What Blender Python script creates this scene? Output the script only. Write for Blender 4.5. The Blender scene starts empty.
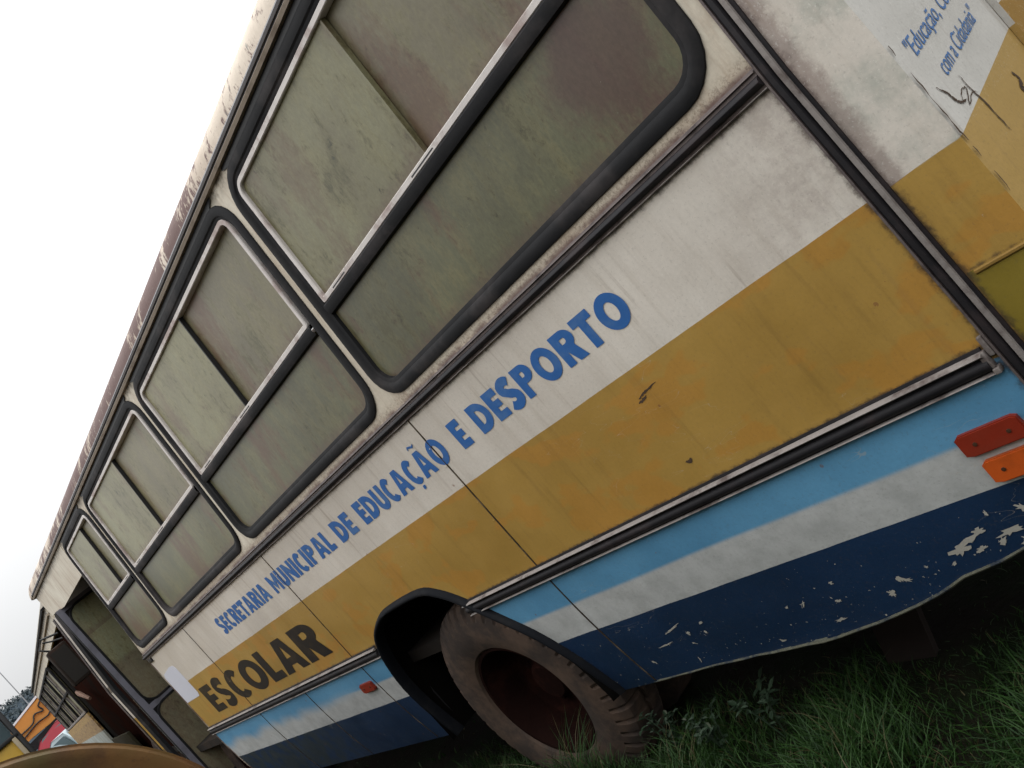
import bpy, bmesh, math, random
from mathutils import Vector, Matrix
random.seed(7)
PI = math.pi
scene = bpy.context.scene
COL = scene.collection

# ------------------------------------------------------------------ camera
cam_d = bpy.data.cameras.new("camera")
cam = bpy.data.objects.new("camera", cam_d)
COL.objects.link(cam)
Rr = Vector((0.49513579, 0.56282867, -0.66186436))
Rd = Vector((-0.40567219, -0.52388931, -0.74897935))
Rf = Vector((-0.76829072, 0.63934645, -0.0310724))
CAM = Vector((-0.5684818, -1.79629097, 1.65088169))
m = Matrix.Identity(4)
for i in range(3):
    m[i][0] = Rr[i]; m[i][1] = -Rd[i]; m[i][2] = -Rf[i]; m[i][3] = CAM[i]
cam.matrix_world = m
cam_d.sensor_width = 36.0
cam_d.lens = 32.4097
cam_d.clip_start = 0.02
cam_d.clip_end = 3000
scene.camera = cam

# ------------------------------------------------------------------ world, sun, exposure
SUN_EL, SUN_AZ = math.radians(52), math.radians(320)
w = bpy.data.worlds.new("World"); scene.world = w; w.use_nodes = True
nt = w.node_tree; nt.nodes.clear()
sky = nt.nodes.new("ShaderNodeTexSky"); sky.sky_type = 'NISHITA'; sky.sun_disc = False
sky.sun_elevation = SUN_EL; sky.sun_rotation = SUN_AZ
sky.air_density = 1.0; sky.dust_density = 6.0; sky.ozone_density = 1.0
cloud = nt.nodes.new("ShaderNodeMixRGB"); cloud.blend_type = 'MIX'
cloud.inputs[0].default_value = 0.97
tcw = nt.nodes.new("ShaderNodeTexCoord")
nzw = nt.nodes.new("ShaderNodeTexNoise"); nzw.inputs["Scale"].default_value = 1.6; nzw.inputs["Detail"].default_value = 3
rmp = nt.nodes.new("ShaderNodeMapRange"); rmp.inputs[1].default_value = .3; rmp.inputs[2].default_value = .7
rmp.inputs[3].default_value = 11.2; rmp.inputs[4].default_value = 12.8
cmb = nt.nodes.new("ShaderNodeVectorMath"); cmb.operation = 'SCALE'; cmb.inputs[0].default_value = (0.98, 0.99, 1.0)
nt.links.new(tcw.outputs["Generated"], nzw.inputs["Vector"])
nt.links.new(nzw.outputs["Fac"], rmp.inputs[0])
# an overcast sky is about three times as bright overhead as at the horizon
spw = nt.nodes.new("ShaderNodeSeparateXYZ"); nt.links.new(tcw.outputs["Generated"], spw.inputs[0])
zen = nt.nodes.new("ShaderNodeMapRange"); zen.inputs[1].default_value = 0; zen.inputs[2].default_value = 1; zen.inputs[3].default_value = .66; zen.inputs[4].default_value = 3.3
nt.links.new(spw.outputs[2], zen.inputs[0])
mlw = nt.nodes.new("ShaderNodeMath"); mlw.operation = 'MULTIPLY'
nt.links.new(rmp.outputs[0], mlw.inputs[0]); nt.links.new(zen.outputs[0], mlw.inputs[1]); nt.links.new(mlw.outputs[0], cmb.inputs["Scale"])
nt.links.new(sky.outputs[0], cloud.inputs[1]); nt.links.new(cmb.outputs[0], cloud.inputs[2])
bg = nt.nodes.new("ShaderNodeBackground"); bg.inputs[1].default_value = 0.08
wo = nt.nodes.new("ShaderNodeOutputWorld")
nt.links.new(cloud.outputs[0], bg.inputs[0]); nt.links.new(bg.outputs[0], wo.inputs[0])
sl = bpy.data.lights.new("sun", 'SUN'); sl.energy = 0.5; sl.angle = math.radians(25); sl.color = (1.0, 0.97, 0.92)
so = bpy.data.objects.new("sun", sl); COL.objects.link(so)
# direction towards the sun
sd = Vector((math.sin(SUN_AZ) * math.cos(SUN_EL), math.cos(SUN_AZ) * math.cos(SUN_EL), math.sin(SUN_EL)))
so.rotation_euler = (sd).to_track_quat('Z', 'Y').to_euler()
so.location = (0, 6, 8)
vs = scene.view_settings
vs.view_transform = 'Standard'; vs.look = 'None'; vs.gamma = 1; vs.exposure = 0.0; vs.use_curve_mapping = False

# ------------------------------------------------------------------ material helpers
class K:
    """a small wrapper so that shader maths can be written as expressions"""
    def __init__(s, g, o): s.g = g; s.o = o
    def _m(s, op, a, b=None, c=None):
        n = s.g.nt.nodes.new("ShaderNodeMath"); n.operation = op
        for i, v in enumerate((a, b, c)):
            if v is None: continue
            if isinstance(v, K): s.g.nt.links.new(v.o, n.inputs[i])
            else: n.inputs[i].default_value = v
        return K(s.g, n.outputs[0])
    def __add__(s, b): return s._m('ADD', s, b)
    __radd__ = __add__
    def __sub__(s, b): return s._m('SUBTRACT', s, b)
    def __rsub__(s, b): return s._m('SUBTRACT', b, s)
    def __mul__(s, b): return s._m('MULTIPLY', s, b)
    __rmul__ = __mul__
    def abs(s): return s._m('ABSOLUTE', s)
    def gt(s, b): return s._m('GREATER_THAN', s, b)
    def lt(s, b): return s._m('LESS_THAN', s, b)
    def mx(s, b): return s._m('MAXIMUM', s, b)
    def clamp(s):
        r = s._m('ADD', s, 0.0); r.o.node.use_clamp = True; return r
    def sm(s, a, b):       # smoothstep from a to b
        n = s.g.nt.nodes.new("ShaderNodeMapRange"); n.interpolation_type = 'SMOOTHSTEP'
        s.g.nt.links.new(s.o, n.inputs[0])
        if a <= b: n.inputs[1].default_value = a; n.inputs[2].default_value = b; n.inputs[3].default_value = 0; n.inputs[4].default_value = 1
        else: n.inputs[1].default_value = b; n.inputs[2].default_value = a; n.inputs[3].default_value = 1; n.inputs[4].default_value = 0
        return K(s.g, n.outputs[0])

class G:
    def __init__(s, name):
        s.mat = bpy.data.materials.new(name); s.mat.use_nodes = True
        s.nt = s.mat.node_tree
        s.b = s.nt.nodes["Principled BSDF"]
        t = s.nt.nodes.new("ShaderNodeTexCoord"); s.vec = t.outputs["Object"]
        sp = s.nt.nodes.new("ShaderNodeSeparateXYZ"); s.nt.links.new(s.vec, sp.inputs[0])
        s.x, s.y, s.z = (K(s, sp.outputs[i]) for i in range(3))
    def noise(s, scale, detail=4, rough=.55, st=(1, 1, 1), off=(0, 0, 0), dist=0):
        mp = s.nt.nodes.new("ShaderNodeMapping"); mp.inputs["Scale"].default_value = st; mp.inputs["Location"].default_value = off
        s.nt.links.new(s.vec, mp.inputs[0])
        n = s.nt.nodes.new("ShaderNodeTexNoise"); n.inputs["Scale"].default_value = scale
        n.inputs["Detail"].default_value = detail; n.inputs["Roughness"].default_value = rough; n.inputs["Distortion"].default_value = dist
        s.nt.links.new(mp.outputs[0], n.inputs["Vector"])
        return K(s, n.outputs["Fac"])
    def vor(s, scale, st=(1, 1, 1), off=(0, 0, 0)):
        mp = s.nt.nodes.new("ShaderNodeMapping"); mp.inputs["Scale"].default_value = st; mp.inputs["Location"].default_value = off
        s.nt.links.new(s.vec, mp.inputs[0])
        n = s.nt.nodes.new("ShaderNodeTexVoronoi"); n.inputs["Scale"].default_value = scale
        s.nt.links.new(mp.outputs[0], n.inputs["Vector"])
        return K(s, n.outputs["Distance"])
    def mix(s, f, a, b):
        n = s.nt.nodes.new("ShaderNodeMixRGB")
        for i, v in enumerate((f, a, b)):
            if isinstance(v, K): s.nt.links.new(v.o, n.inputs[i])
            elif i == 0: n.inputs[0].default_value = v
            else: n.inputs[i].default_value = (*v, 1)
        return K(s, n.outputs[0])
    def mul(s, c, k):
        n = s.nt.nodes.new("ShaderNodeVectorMath"); n.operation = 'SCALE'
        s.nt.links.new(c.o, n.inputs[0]); s.nt.links.new(k.o, n.inputs["Scale"])
        return K(s, n.outputs[0])
    def out(s, col, rough=.5, spec=.5, metal=0.0, bump=None, bstr=.2, bdist=.01):
        if isinstance(col, K): s.nt.links.new(col.o, s.b.inputs["Base Color"])
        else: s.b.inputs["Base Color"].default_value = (*col, 1)
        for nm, v in (("Roughness", rough), ("Specular IOR Level", spec), ("Metallic", metal)):
            if isinstance(v, K): s.nt.links.new(v.o, s.b.inputs[nm])
            else: s.b.inputs[nm].default_value = v
        if bump is not None:
            n = s.nt.nodes.new("ShaderNodeBump"); n.inputs["Strength"].default_value = bstr; n.inputs["Distance"].default_value = bdist
            s.nt.links.new(bump.o, n.inputs["Height"]); s.nt.links.new(n.outputs[0], s.b.inputs["Normal"])
        return s.mat

def simple(name, c, rough=.5, spec=.5, metal=0, var=.25, scale=6, bump=.1, dirt=None, dirt_amt=.5, detail=5):
    g = G(name)
    n = g.noise(scale, detail, .6)
    n2 = g.noise(scale * 7, 3, .6, off=(3, 1, 2))
    k = n * var + (1 - var * .5) + (n2 - .5) * (var * .5)
    col = g.mul(g.mix(0.0, c, c), k)
    if dirt is not None:
        col = g.mix((g.noise(scale * .6, 6, .65, off=(7, 7, 7)).sm(.48, .66) * dirt_amt), col, dirt)
    return g.out(col, rough, spec, metal, n2, bump, .004)

OX = 5.5      # body objects hang from a root at x = -5.5
# ---- the livery: bands of paint by height, with dirt, wear and chips
def livery(name, rear=False):
    g = G(name)
    X = g.x - OX; Y = g.y; Z = g.z
    wob = (g.noise(3.0, 3) - .5) * .006
    zz = Z + wob
    fine = g.noise(90, 3, .7); med = g.noise(11, 6, .65); big = g.noise(1.6, 4, .55)
    streak = g.noise(9, 5, .65, st=(2.2, 2.2, .22))
    white = g.mix(big.sm(.35, .65), (.66, .61, .54), (.56, .51, .445))
    white = g.mix(streak.sm(.45, .75) * .35, white, (.40, .34, .27))
    yel = g.mix(big.sm(.3, .7), (.395, .243, .058), (.335, .200, .044))
    yel = g.mix(g.noise(4.5, 3, .5, st=(1, 1, 1.8), off=(2, 5, 1)).sm(.53, .58) * .55, yel, (.42, .20, .035))
    yel = g.mix(streak.sm(.5, .8) * .4, yel, (.17, .10, .03))
    if rear:
        white = g.mix(big.sm(.35, .65), (.58, .56, .52), (.50, .48, .44))
        yel = g.mix(Y.gt(.567), (.40, .26, .085), (.30, .165, .03))
        th = Y.gt(.567)
        f_y = Z.lt(1.391 + Y * .1) * (1 - th) + Z.lt(1.506) * th
    else:
        f_y = zz.lt(1.391)
    lb = g.mix(big.sm(.35, .65), (.125, .33, .52), (.09, .26, .43))
    blur = X.sm(-5.2, -6.2) * .03 + .002
    # edge between pale blue and white is sprayed: soft and wavy towards the front
    lbn = (g.noise(3, 3, .5, st=(1, 1, .5)) - .5) * X.sm(-5.0, -6.6) * .13
    wavy = (g.noise(.9, 1) - .5) * .03
    zl = Z + lbn + wavy
    lft = X.sm(-5.0, -6.0)
    f_lb = zl.sm(.818, .836) * (1 - lft) + zl.sm(.775, .875) * lft
    wlow = g.mix(med.sm(.35, .7), (.50, .51, .50), (.40, .41, .40))
    navy = g.mix(big.sm(.35, .65), (.011, .032, .082), (.009, .025, .062))
    navy = g.mix(X.sm(-5.6, -6.6) * med.sm(.4, .55) * .8, navy, (.024, .033, .036))
    yel = g.mix(X.gt(-1.44) * Z.lt(1.160), yel, (.21, .155, .022))
    col = g.mix(f_y, white, yel)
    col = g.mix(Z.lt(.975), col, lb)
    col = g.mix(1 - f_lb, col, wlow) if False else g.mix((1 - f_lb) * Z.lt(.975), col, wlow)
    col = g.mix((Z + wob).lt(.694 if not rear else .694), col, navy)
    # chips through the navy paint, mostly near the bottom edge and the rear
    ch = g.noise(26, 4, .55, st=(.8, .8, 1.1), off=(4, 2, 9))
    zone = Z.sm(.62, .44) * X.sm(-3.6, -2.0) * .055 + Z.sm(.60, .40) * .012
    ch2 = g.noise(75, 3, .6, off=(1, 8, 3))
    chips = ((ch + zone).gt(.735)).mx((ch2 + zone * .6).gt(.715)) * Z.lt(.665) * X.gt(-3.5)
    col = g.mix(chips, col, (.40, .38, .33))
    lip = ((Z - .395).abs().lt(.010)) * (g.noise(14, 5, .7, st=(1, 1, 3)).gt(.50)) * X.gt(-3.4)
    col = g.mix(lip, col, (.26, .27, .22))
    # grime: speckle, dark fringes beside the mouldings; painted shadow line by the lower rail
    frg = g.noise(16, 6, .7, off=(1, 3, 5))
    fr2 = g.noise(45, 5, .75, off=(9, 3, 5))
    d1 = (Z - 1.723).abs() - .024; e1 = (d1 * -30 + 1.0).clamp() * X.lt(-1.48)
    d2 = (Z - .979).abs() - .032; e2 = (d2 * -42 + 1.0).clamp() * X.lt(-1.48)  # grime fringe that also paints the lower rail's shadow line
    d3 = (X + 1.47).abs() - .026; e3 = (d3 * -24 + .98).clamp() * (1 if not rear else 0)
    fold = ((Z - 1.163).abs() * -60 + .95).clamp() * X.gt(-1.44)
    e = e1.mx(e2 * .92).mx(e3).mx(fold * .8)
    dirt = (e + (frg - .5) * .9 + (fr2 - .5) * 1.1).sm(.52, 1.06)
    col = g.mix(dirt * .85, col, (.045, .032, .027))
    # brown bloom: wide soft stains near the rear moulding, below the windows
    bl = (X.sm(-1.95, -1.5) * Z.gt(1.39) * .9 + (Z.sm(1.73, 1.77)) * .75).clamp() * (1 if not rear else 0)
    col = g.mix(bl * (fr2 * .35 + frg * .35 + big * .5).sm(.50, .68) * (.35 + fr2 * .5) * X.lt(-1.445) * .62, col, (.24, .17, .155))
    qd = (g.noise(5, 6, .65, off=(8, 2, 2)).sm(.42, .62) * X.gt(-1.445) * Z.gt(1.39)) * (1 if not rear else .0)
    col = g.mix(qd * .75, col, (.37, .38, .33))
    qe = (((X + 1.435).abs() * -16 + 1.15).clamp() + (frg - .5) * 1.0 + (fr2 - .5)).sm(.35, .95) * Z.gt(1.39) * X.gt(-1.445) * (1 if not rear else .0)
    col = g.mix(qe * .6, col, (.20, .14, .125))
    spk = g.noise(150, 3, .7, off=(2, 2, 2)).gt(.62) * Z.gt(1.39)
    col = g.mix(spk * .22, col, (.80, .78, .72))
    spd = g.noise(110, 4, .75, off=(6, 1, 2)).gt(.60)
    col = g.mix(spd * .16, col, (.10, .08, .06))
    sp = (g.noise(70, 4, .8, off=(5, 5, 1)).gt(.69)) * (med.gt(.47))
    col = g.mix(sp * .45, col, (.14, .11, .08))
    sp2 = g.vor(7.5, off=(2, 1, .5)).lt(.045) * fine.gt(.45)
    col = g.mix(sp2 * .6, col, (.20, .08, .04))
    # scratches
    runs = (g.noise(15, 4, .6, st=(2.4, 2.4, .10), off=(6, 6, 6)).sm(.56, .70)) * g.noise(2.0, 3, off=(1, 9, 2)).sm(.42, .6)
    col = g.mix(runs * (Z.gt(1.39) * .22 + .14) * Z.gt(.99), col, (.16, .10, .06))
    sc = (g.noise(3.2, 2, .5, st=(1, 1, 5), dist=1.2) - .5).abs().lt(.0015) * g.noise(2.3, 2, off=(8, 8, 2)).gt(.60)
    col = g.mix(sc * .35, col, (.45, .40, .32))
    col = g.mul(col, fine * .22 + .89)
    wave = g.noise(1.5, 2, .5, st=(1, 1, .7)) + g.noise(6, 2, .5) * .10 + fine * .012
    return g.out(col, med * .25 + .30, .42, 0, wave, .45, .09)

M = {}
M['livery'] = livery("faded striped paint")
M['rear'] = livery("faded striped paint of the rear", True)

def cream():
    g = G("cream paint of the window band")
    X = g.x - OX; Z = g.z
    fr = g.noise(22, 6, .7); f2 = g.noise(70, 4, .75, off=(3, 3, 3)); big = g.noise(2.5, 4)
    c = g.mix(big.sm(.35, .65), (.60, .55, .45), (.50, .44, .35))
    c = g.mix(g.noise(12, 5, .65, st=(2, 2, .3)).sm(.45, .7) * .5, c, (.30, .20, .13))
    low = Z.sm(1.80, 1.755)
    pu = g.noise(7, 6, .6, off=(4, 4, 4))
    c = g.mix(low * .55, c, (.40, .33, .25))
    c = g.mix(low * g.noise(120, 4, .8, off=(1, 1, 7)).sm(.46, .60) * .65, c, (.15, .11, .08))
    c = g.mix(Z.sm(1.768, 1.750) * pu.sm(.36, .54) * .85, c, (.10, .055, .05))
    hi = Z.sm(2.72, 2.79)
    c = g.mix(hi * fr.sm(.35, .6), c, (.10, .085, .06))
    c = g.mul(c, f2 * .4 + .8)
    return g.out(c, .55, .3, 0, f2, .25, .003)
M['cream'] = cream()

def roofm():
    g = G("stained roof paint")
    X = g.x - OX; Z = g.z
    n1 = g.noise(5.0, 7, .68, st=(1, .9, .8)); n2 = g.noise(38, 5, .7, st=(1, .35, .35)); n3 = g.noise(1.3, 2, .5, off=(1.7, 0, 0))
    st = g.noise(13, 6, .75, st=(1.1, .45, .45), off=(3, 1, 1), dist=.8)
    c = g.mix(g.noise(3, 4).sm(.4, .6), (.60, .52, .43), (.50, .42, .34))
    pur = (X.sm(-2.6, -4.6) * .42 + X.sm(-7.0, -9.8) * -.30 + (n1 - .5) * 1.9 + (n2 - .5) * 1.3 + (n3 - .5) * .3 + (st - .5) * 1.7 + .41)
    c = g.mix(pur.sm(.46, .70) * .92, c, (.10, .052, .050))
    mo = (n2 * .6 + n1 * .5).sm(.60, .70) * X.sm(-3.6, -2.9)
    c = g.mix(mo * .7, c, (.22, .27, .24))
    c = g.mul(c, n2 * .4 + .8)
    return g.out(c, .7, .25, 0, n2, .4, .004)
M['roof'] = roofm()

def glassm(name, c1, c2, rust=.6, off=(0, 0, 0), rough=.32):
    g = G(name)
    Z = g.z
    st = g.noise(9, 7, .70, st=(1.6, 1.6, .30), off=off, dist=.3); bl = g.noise(2.6, 5, .6, off=off); fi = g.noise(95, 5, .8, off=off, st=(1, 1, .55))
    grit = g.noise(34, 7, .78, off=off, st=(1, 1, .6), dist=.5)
    c = g.mix(bl.sm(.36, .64), c1, c2)
    c = g.mix((st * .6 + grit * .4).sm(.44, .60) * .6, c, (.185, .165, .078))
    c = g.mix((st * .35 + grit * .4 + bl * .25).sm(.50, .60) * .68, c, (.052, .050, .022))
    ru = g.noise(2.2, 6, .66, st=(1.6, 1.6, .55), off=(off[0] + 5, off[1], off[2] + 2))
    c = g.mix((ru * .8 + grit * .2).sm(.50, .62) * rust, c, (.105, .058, .036))
    # dust lies along the foot of the panes and the top corners stay darker
    foot = Z.sm(2.30, 2.20) * Z.gt(2.19) + Z.sm(1.92, 1.83) * Z.lt(2.19)
    c = g.mix((foot * .8 + (grit - .5) * 1.2).sm(.30, .95) * .55, c, (.095, .055, .045))
    X = g.x - OX
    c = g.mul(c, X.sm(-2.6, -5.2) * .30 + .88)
    bb = (((X + 1.78).abs() * -3.2 + 1.0).clamp() * ((Z - 2.02).abs() * -3.4 + 1.0).clamp() + (grit - .5) * .7 + (ru - .5) * .6).sm(.16, .60) * Z.lt(2.17)
    c = g.mix(bb * .85, c, (.070, .040, .032))
    sp = grit.sm(.60, .68) * bl.sm(.42, .56)
    c = g.mix(sp * .75, c, (.030, .030, .018))
    pale = g.noise(48, 4, .8, off=(off[0], 3, 3)).sm(.66, .74)
    c = g.mix(pale * .35, c, (.32, .30, .22))
    c = g.mul(c, fi * .9 + .55)
    return g.out(c, rough, .38, 0, fi, .06, .002)
M['glass_front'] = glassm("algae stained sliding glass", (.192, .184, .104), (.148, .134, .078), .5, rough=.38)
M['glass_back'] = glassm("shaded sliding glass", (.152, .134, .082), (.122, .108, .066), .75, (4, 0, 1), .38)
M['glass_low'] = glassm("grimy fixed glass", (.120, .120, .066), (.090, .088, .050), .75, (9, 2, 0), .36)
M['glass_door'] = glassm("mossy door glass", (.20, .20, .12), (.14, .15, .09), .3, (2, 7, 0), .5)

M['rubber'] = simple("weathered black rubber", (.011, .011, .012), .75, .2, 0, .8, 4, .25, (.055, .047, .046), .6)
M['rail_black'] = simple("dull black rail insert", (.011, .010, .012), .62, .3, 0, .5, 9, .1, (.05, .035, .035), .4)
M['alu'] = simple("tarnished aluminium", (.24, .215, .20), .6, .3, 0, .5, 14, .15, (.07, .05, .045), .85)
M['alu_dirty'] = simple("blackened aluminium", (.13, .105, .10), .55, .4, .1, .5, 25, .2, (.04, .03, .03), .8)
M['alu_clean'] = simple("pale sliding frame aluminium", (.56, .52, .49), .55, .3, 0, .3, 9, .1, (.26, .18, .16), .75)
M['black'] = simple("black paint", (.010, .010, .011), .5, .4, 0, .4, 6)
M['dark_under'] = simple("dirty underbody", (.016, .013, .011), .85, .2, 0, .5, 4, .3, (.04, .025, .015), .5)
M['interior'] = simple("dark cabin lining", (.022, .02, .018), .8, .2, 0, .4, 3)
M['door_grey'] = simple("grey door frame paint", (.17, .17, .205), .6, .4, 0, .3, 6, .1, (.07, .065, .07), .5)
M['letter_blue'] = simple("blue lettering", (.026, .115, .34), .5, .3, 0, .35, 14, .1, (.09, .18, .34), .5)
M['letter_blue2'] = simple('faded blue slogan lettering', (.07, .16, .36), .5, .3, 0, .3, 14)
M['letter_black'] = simple("black lettering", (.012, .009, .008), .5, .3, 0, .4, 14, .1, (.07, .045, .018), .35)
M['amber'] = simple("amber reflector plastic", (.50, .085, .012), .4, .4, 0, .3, 20, .1, (.25, .05, .01), .4)
M['red_refl'] = simple("faded red reflector plastic", (.22, .022, .009), .4, .4, 0, .4, 20, .1, (.20, .03, .015), .5)
M['screw'] = simple("rusty screw", (.07, .03, .015), .6, .4, .3, .3)
M['sticker'] = simple("white sticker", (.58, .59, .66), .5, .4, 0, .12, 5)
M['chip'] = simple("bare filler", (.42, .40, .35), .7, .3, 0, .3, 20)
M['scratch'] = simple("dark scratch", (.07, .045, .03), .7, .2, 0, .5, 30)
M['rust'] = simple("dark rusted steel", (.012, .005, .004), .95, .05, 0, .6, 9, .4, (.03, .010, .007), .7)

def tyrem():
    g = G("dusty tyre rubber")
    n = g.noise(6, 6, .65); f = g.noise(40, 4, .7)
    c = g.mix(n.sm(.36, .62), (.044, .034, .029), (.095, .064, .047))
    c = g.mul(c, f * .5 + .72)
    return g.out(c, .85, .2, 0, f, .3, .003)
M['tyre'] = tyrem()
def drumm():
    g = G("rusty tank steel")
    n = g.noise(3.2, 7, .65); f = g.noise(22, 5, .7); b = g.noise(1.2, 3, off=(3, 3, 3))
    c = g.mix(n.sm(.38, .62), (.150, .070, .020), (.085, .038, .015))
    c = g.mix(b.sm(.5, .66) * .7, c, (.075, .075, .018))
    c = g.mix(f.sm(.58, .68) * .5, c, (.05, .022, .014))
    return g.out(c, .7, .35, .1, f, .4, .006)
M['drum'] = drumm()
def groundm():
    g = G("dark soil and moss")
    n = g.noise(2.2, 8, .65); f = g.noise(24, 6, .7)
    c = g.mix(n.sm(.40, .60), (.012, .009, .006), (.009, .014, .005))
    c = g.mul(c, f * .9 + .55)
    return g.out(c, .95, .1, 0, f, .8, .03)
M['ground'] = groundm()
def grassm(name, a, b, c3):
    g = G(name)
    oi = g.nt.nodes.new("ShaderNodeNewGeometry")
    rnd = K(g, oi.outputs["Random Per Island"])
    c = g.mix(rnd.sm(0, 1), a, b)
    c = g.mix(rnd.gt(.93), c, c3)
    g.b.inputs["Transmission Weight"].default_value = 0
    return g.out(c, .6, .25)
M['grass'] = grassm("grass blades", (.009, .031, .005), (.026, .068, .011), (.075, .066, .028))
M['weed'] = grassm("grey green weed leaves", (.016, .032, .016), (.026, .048, .025), (.04, .052, .03))
M['hill'] = simple("far wooded hill", (.035, .048, .060), .95, .05, 0, .7, .05, 0, (.10, .12, .14), .5)
M['leaf'] = grassm("far tree leaves", (.030, .044, .050), (.040, .056, .062), (.05, .065, .07))
M['orange'] = simple("orange machine paint", (.50, .215, .045), .6, .3, 0, .3, 2, .1, (.30, .11, .03), .5)
M['red_paint'] = simple("faded red car paint", (.33, .02, .035), .35, .5, 0, .25, 2, .02, (.20, .02, .03), .4)
M['pale_paint'] = simple("pale blue car paint", (.34, .43, .46), .35, .5, 0, .2, 2, .02)
M['car_glass'] = simple("car glass", (.10, .14, .15), .08, .8, 0, .1, 2, 0)
M['yellow_paint'] = simple("yellow truck paint", (.42, .26, .03), .5, .4, 0, .3, 3, .1, (.2, .12, .03), .5)
M['white_paint'] = simple("white paint", (.65, .65, .66), .45, .4, 0, .2, 3)
M['bark'] = simple("bark", (.06, .045, .035), .9, .1, 0, .5, 8, .4)
M['wire'] = simple("grey cable", (.30, .30, .31), .6, .3)

# ------------------------------------------------------------------ object helpers
def tag(o, label=None, cat=None, group=None, kind=None):
    if label: o['label'] = label
    if cat: o['category'] = cat
    if group: o['group'] = group
    if kind: o['kind'] = kind
    return o
def empty(name, loc, rz=0):
    o = bpy.data.objects.new(name, None); o.empty_display_size = .2
    COL.objects.link(o); o.location = loc; o.rotation_euler = (0, 0, rz); return o
def mk(name, bm, mats, parent=None, smooth=True, loc=None, ang=35):
    me = bpy.data.meshes.new(name)
    bmesh.ops.recalc_face_normals(bm, faces=bm.faces)
    bm.to_mesh(me); bm.free()
    if not isinstance(mats, (list, tuple)): mats = [mats]
    for mm in mats: me.materials.append(mm)
    if smooth:
        for p in me.polygons: p.use_smooth = True
        try: me.set_sharp_from_angle(angle=math.radians(ang))
        except Exception: pass
    o = bpy.data.objects.new(name, me); COL.objects.link(o)
    if parent: o.parent = parent
    if loc: o.location = loc
    return o
def shift(bm, v):
    bmesh.ops.translate(bm, verts=bm.verts, vec=v); return bm
def box(bm, a, b, bev=0, mat=0):
    """box between corners a and b"""
    r = bmesh.ops.create_cube(bm, size=1)
    vs_ = r['verts']
    for v in vs_:
        v.co = Vector([(a[i] + b[i]) / 2 + v.co[i] * abs(b[i] - a[i]) for i in range(3)])
    fs = {f for v in vs_ for f in v.link_faces}
    for f in fs: f.material_index = mat
    if bev:
        es = {e for v in vs_ for e in v.link_edges}
        bmesh.ops.bevel(bm, geom=list(es), offset=bev, segments=2, affect='EDGES', profile=.5)
    return bm
def tube(bm, pts, r, n=8, caps=True):
    rings = []
    pts = [Vector(p) for p in pts]
    for i, p in enumerate(pts):
        t = (pts[min(i + 1, len(pts) - 1)] - pts[max(i - 1, 0)]).normalized()
        u = t.cross(Vector((0, 0, 1)));
        if u.length < .05: u = t.cross(Vector((0, 1, 0)))
        u.normalize(); vv = t.cross(u)
        rr = r[i] if isinstance(r, (list, tuple)) else r
        rings.append([bm.verts.new(p + (u * math.cos(2 * PI * k / n) + vv * math.sin(2 * PI * k / n)) * rr) for k in range(n)])
    for a, b in zip(rings, rings[1:]):
        for k in range(n): bm.faces.new((a[k], a[(k + 1) % n], b[(k + 1) % n], b[k]))
    if caps:
        bm.faces.new(rings[0]); bm.faces.new(rings[-1])
    return bm
def sweep_x(bm, prof, x0, x1, closed=True, steps=1, mat=0, caps=True, cut=None):
    """profile of (y, z) points swept along x"""
    n = len(prof); rings = []
    for i in range(steps + 1):
        x = x0 + (x1 - x0) * i / steps
        rings.append([bm.verts.new((x, p[0], p[1])) for p in prof])
    for a, b in zip(rings, rings[1:]):
        for k in range(n if closed else n - 1):
            f = bm.faces.new((a[k], a[(k + 1) % n], b[(k + 1) % n], b[k])); f.material_index = mat
    if closed and caps:
        bm.faces.new(rings[0]).material_index = mat; bm.faces.new(rings[-1]).material_index = mat
    return bm
def lathe(bm, prof, seg=48, axis='y', c=(0, 0, 0), rfun=None, mat=0):
    """profile of (distance along the axis, radius)"""
    rings = []
    for a, r in prof:
        ring = []
        for k in range(seg):
            t = 2 * PI * k / seg
            rr = rfun(a, r, k) if rfun else r
            aa = a
            if isinstance(rr, tuple): rr, da = rr; aa = a + da
            if axis == 'y': co = (c[0] + rr * math.cos(t), c[1] + aa, c[2] + rr * math.sin(t))
            elif axis == 'x': co = (c[0] + a, c[1] + rr * math.cos(t), c[2] + rr * math.sin(t))
            else: co = (c[0] + rr * math.cos(t), c[1] + rr * math.sin(t), c[2] + a)
            ring.append(bm.verts.new(co))
        rings.append(ring)
    for a, b in zip(rings, rings[1:]):
        for k in range(seg):
            f = bm.faces.new((a[k], a[(k + 1) % seg], b[(k + 1) % seg], b[k])); f.material_index = mat
    return rings
def prism(bm, pts, d0, d1, plane='xz', mat=0):
    """outline in a plane, extruded from depth d0 to d1"""
    def co(p, d): return (p[0], d, p[1]) if plane == 'xz' else ((d, p[0], p[1]) if plane == 'yz' else (p[0], p[1], d))
    a = [bm.verts.new(co(p, d0)) for p in pts]; b = [bm.verts.new(co(p, d1)) for p in pts]
    n = len(pts); fs = [bm.faces.new(a), bm.faces.new(b[::-1])]
    for k in range(n): fs.append(bm.faces.new((a[k], b[k], b[(k + 1) % n], a[(k + 1) % n])))
    for f in fs: f.material_index = mat
    return fs

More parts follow.
